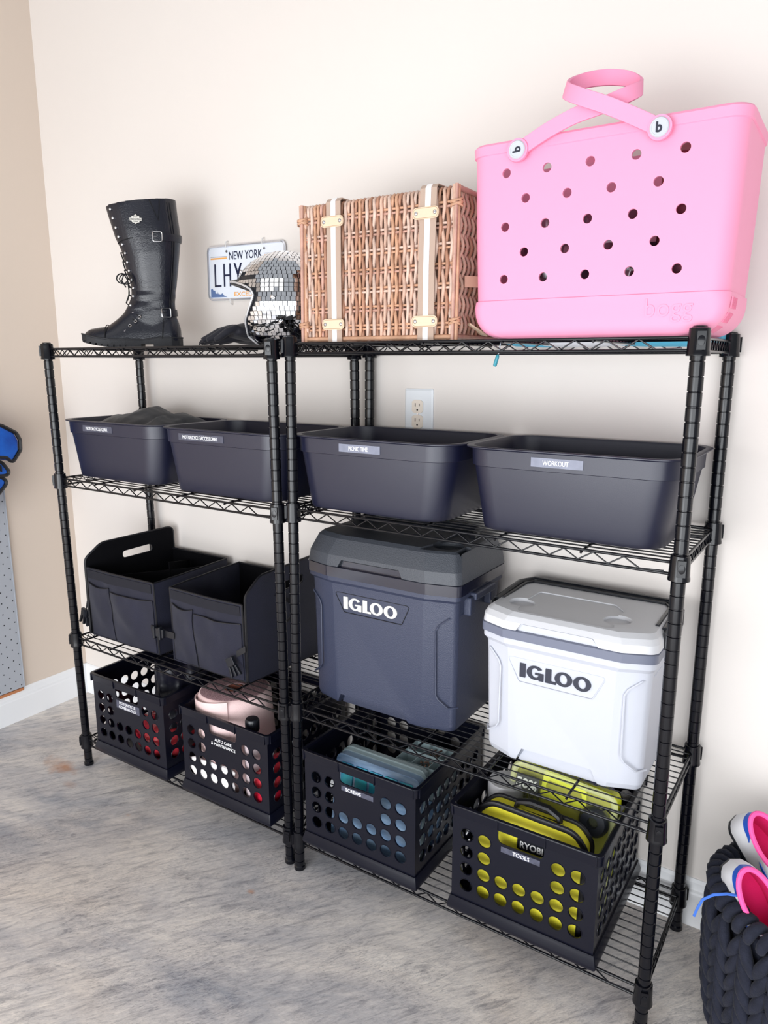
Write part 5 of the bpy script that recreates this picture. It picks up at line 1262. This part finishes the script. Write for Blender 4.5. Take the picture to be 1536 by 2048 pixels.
# shoes: a pair of white, blue and pink studded sports shoes
M_shw = mat('shoe_white', (236, 236, 240), 0.4, bump=0.1, bscale=300); M_shb = mat('shoe_blue', (44, 92, 196), 0.4); M_shp = mat('shoe_pink_collar', (255, 92, 168), 0.7, bump=0.3, bscale=600)
M_shi = mat('shoe_magenta_lining', (214, 10, 98), 0.85, bump=0.4, bscale=500); M_shl = mat('shoe_blue_lace', (62, 112, 206), 0.7)
def shoe(label, heel, toe, up, flip=1, lace=False):
    X = Vector(toe).normalized(); Z = Vector(up); Z = (Z-X*Z.dot(X)).normalized(); Y = Z.cross(X)
    R_ = Matrix((X, Y, Z)).transposed().to_4x4(); 
    t = thing('sports_shoe', label, 'shoe', heel, R_.to_euler(), 'pair of studded sports shoes')
    L_ = 0.245; n = 40
    def plan(u, e=0.0):   # closed outline parameter u 0..1 -> (x, y) of the sole
        a = 2*pi*u; c_, s_ = cos(a), sin(a)
        x = L_/2-c_*L_/2; hw = itp([(0, 0.0), (0.02, 0.018), (0.08, 0.030), (0.22, 0.033), (0.45, 0.034), (0.68, 0.044), (0.86, 0.038), (0.96, 0.020), (1, 0.0)], x/L_)
        return x, (hw+e)*(1 if s_ > 0 else -1)*min(1, abs(s_)*3)**0.5 if abs(s_) > 1e-6 else 0.0
    def oval(u, cx, rx, ry, z0, z1): 
        a = 2*pi*u; return (cx-rx*cos(a), ry*sin(a), z0+(z1-z0)*(0.5-0.5*cos(a)))
    def ring(k):
        out = []
        for i in range(n):
            u = i/n; x, y = plan(u)
            ox, oy, oz = oval(u, 0.066, 0.058, 0.030, 0.088, 0.070)
            s_ = [(0.0, 0.006), (0.0, 0.014), (0.12, 0.034), (0.40, 0.052), (0.75, 0.066), (1.0, None)][k]
            w_ = s_[0]; zz = s_[1]
            px = x*(1-w_)+ox*w_; py = y*(1-w_)+oy*w_*1.0
            if k in (1, 2): py *= 1.05
            pz = oz if zz is None else zz+ (0.006 if x < 0.06 and k > 1 else 0)
            out.append((px, py, pz))
        return out
    g = MB(); g.loft([ring(k) for k in range(6)], cap1=False); g.build('upper', M_shw, t, ang=75)
    g = MB(); g.loft([[(x, y*1.03, z) for x, y in [plan(i/n, 0.001) for i in range(n)]] for z in (0.0, 0.010)]); g.build('sole', M_shb if False else M_blackpl, t, ang=40)
    st_ = MB()
    for x, y in ((0.02, 0.02), (0.02, -0.02), (0.07, 0.022), (0.07, -0.022), (0.15, 0.026), (0.15, -0.026), (0.20, 0.02), (0.20, -0.02)): st_.lathe([(0.009, 0.002), (0.006, -0.010), (0.0, -0.010)], 8, c=(x, y))
    st_.build('stud', M_blackpl, t)
    cg = MB(); col = [oval(i/n, 0.066, 0.058, 0.030, 0.088, 0.070) for i in range(n)]
    cg.tube(col, 0.0050, 8, closed=True); cg.build('collar', M_shp, t)
    cg = MB(); cg.loft([[oval(i/n, 0.066, 0.060-0.004*0, 0.0300, 0.087, 0.069) for i in range(n)], [oval(i/n, 0.068, 0.054, 0.0265, 0.055, 0.050) for i in range(n)], [oval(i/n, 0.070, 0.056, 0.027, 0.022, 0.022) for i in range(n)]], cap0=False); cg.build('lining', M_shi, t)
    hb = MB()
    def patch(u0, u1, k0, k1, off=0.0012):
        def S(u, v):
            uu = (u0+(u1-u0)*u) % 1.0; i = uu*n; i0 = int(i) % n; f = i-int(i)
            kk = k0+(k1-k0)*v; a = min(int(kk), 4); e = kk-a
            r0, r1 = RG[a], RG[a+1]
            p = (Vector(r0[i0])*(1-f)+Vector(r0[(i0+1) % n])*f)*(1-e)+(Vector(r1[i0])*(1-f)+Vector(r1[(i0+1) % n])*f)*e
            nn = Vector((p.x-0.08, p.y*2.2, 0.02)).normalized(); return p+nn*off
        return S
    RG = [ring(k) for k in range(6)]
    hb.sheet(patch(-0.17, 0.17, 3.4, 4.92), 16, 6, 0.0016); hb.build('heel_patch', M_shb, t, ang=70)
    for sg in (0.22, 0.62):
        sb = MB(); sb.sheet(lambda u, v, sg=sg: patch(sg, sg+0.14, 1.5, 4.0)(u, (0.15+0.55*v)*(1-u*0.7)+u*0.55), 14, 4, 0.0015); sb.build('side_stripe', M_shb, t, ang=70)
        lb = MB(); lb.tube([patch(sg-0.06, sg+0.16, 1.2, 3.9, 0.002)(i/14, 0.3+0.65*sin(pi*min(1, i/12))) for i in range(13)], 0.0008, 5); lb.build('stitch_line', mat('grey_stitch', (120, 116, 120), 0.7), t)
    tg = MB(); tg.sheet(lambda u, v: (0.118+0.062*u, (v-0.5)*0.034, 0.073-0.022*u-0.010*(v-0.5)**2*4), 10, 6, 0.003); tg.build('tongue', M_shw, t, ang=70)
    lc = MB()
    for k in range(4):
        x = 0.126+0.014*k; z = 0.077-0.0052*k; lc.tube([(x, -0.020, z-0.008), (x+0.004, 0, z), (x, 0.020, z-0.008)], 0.0028, 6, flat=1.0)
    if lace:
        Ri = R_.inverted().to_3x3(); H = Vector(heel)
        lc.tube([Ri @ (Vector(p)-H) for p in ((1.803, -0.330, 0.352), (1.786, -0.345, 0.358), (1.765, -0.352, 0.352), (1.748, -0.358, 0.338), (1.741, -0.362, 0.318), (1.737, -0.364, 0.302))], 0.0026, 6)
    lc.build('laces', M_shl, t)
    return t
shoe('white, blue and pink shoe lying nearest in the braided basket, lace over the rim', (1.774, -0.245, 0.364), (0.50, -0.22, -0.72), (0.12, -0.62, 0.72), 1, True)
shoe('white, blue and pink shoe behind the other, at the back of the basket', (1.766, -0.125, 0.388), (0.60, -0.25, -0.62), (0.22, -0.55, 0.75), 1)

# ------------------------------------------------------------------ pegboard and blue carrier on the left wall
t = thing('pegboard', 'grey metal pegboard panel on the left wall', 'pegboard', (XC, -0.268, 0.123))
M_peg = mat('grey_pegboard_metal', (176, 180, 188), 0.4, bump=0.05, bscale=200)
y_end = -0.62; zt = 1.32
T = lambda u, d, w_: (0.010+0.0-d, -u, w_)
g = MB(); pit = 0.0205
cols = [0.012+pit*i for i in range(17)]; rows_ = [0.012+0.0205*j for j in range(57)]
g = MB()
for i, c in enumerate(cols):
    for j, r in enumerate(rows_):
        hole_cell(g, c-pit/2, c+pit/2, r-pit/2, r+pit/2, 0, 0.0018, circ(c, r, 0.0028, 8) if (i+j) % 2 == 0 else None, T)
g.build('perforated_sheet', M_peg, t, smooth=False)
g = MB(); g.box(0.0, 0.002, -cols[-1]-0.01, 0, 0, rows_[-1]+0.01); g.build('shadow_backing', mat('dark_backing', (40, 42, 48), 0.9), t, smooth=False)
g = MB(); g.box(0.0, 0.012, -0.0035, 0.0, 0.0, rows_[-1]+0.01); g.build('edge_flange', M_peg, t, smooth=False)
g = MB(); g.box(0.0, 0.011, -0.36, -0.006, -0.011, -0.0005); g.build('wooden_batten', mat('orange_batten_wood', (190, 124, 82), 0.6, var=0.2, vscale=40, stretch=(1, 0.1, 1)), t, smooth=False)
t = thing('hanging_bag', 'blue nylon bag with black edging hanging on the pegboard', 'bag', (XC+0.012, -0.42, 0.86))
M_blue = mat('royal_blue_nylon', (24, 96, 196), 0.45, bump=0.6, bscale=40, rgb2=(12, 60, 150), vscale=14)
def blob(name, poly, y_off, d0, d1, m_, edge=True):
    g = MB(); P = fillet([(a+0.42, b-0.86) for a, b in poly], 0.018, 4)
    g.loft([[(d0, a*1.0, b) for a, b in P], [((d0+d1)/2, a, b) for a, b in P], [(d1, a*0.93+0.0, b*0.97+0.004) for a, b in P]])
    o = g.build(name, m_, t, bevel=0.006, ang=40)
    if edge:
        e = MB(); e.tube([(d1-0.004, a*0.985, b*0.99+0.0015) for a, b in P], 0.0065, 6, closed=True); e.build('black_edging', M_pipe, o)
    return o
blob('top_flap', [(-0.50, 1.16), (-0.310, 1.108), (-0.262, 1.080), (-0.250, 1.055), (-0.252, 1.020), (-0.285, 0.978), (-0.305, 1.000), (-0.50, 1.02)], 0, 0.02, 0.105, M_blue)
blob('middle_pocket', [(-0.50, 1.00), (-0.322, 0.985), (-0.298, 0.950), (-0.304, 0.938), (-0.35, 0.940), (-0.50, 0.945)], 0, 0.01, 0.100, M_blue)
blob('lower_pocket', [(-0.50, 0.95), (-0.345, 0.944), (-0.300, 0.915), (-0.345, 0.872), (-0.40, 0.815), (-0.50, 0.80)], 0, 0.01, 0.095, M_blue)
g = MB(); g.sheet(lambda u, v: (0.106, -0.060+0.15*u, 0.168-0.075*u+0.022*v), 8, 2, 0.004); g.build('black_strap', M_pipe, t)
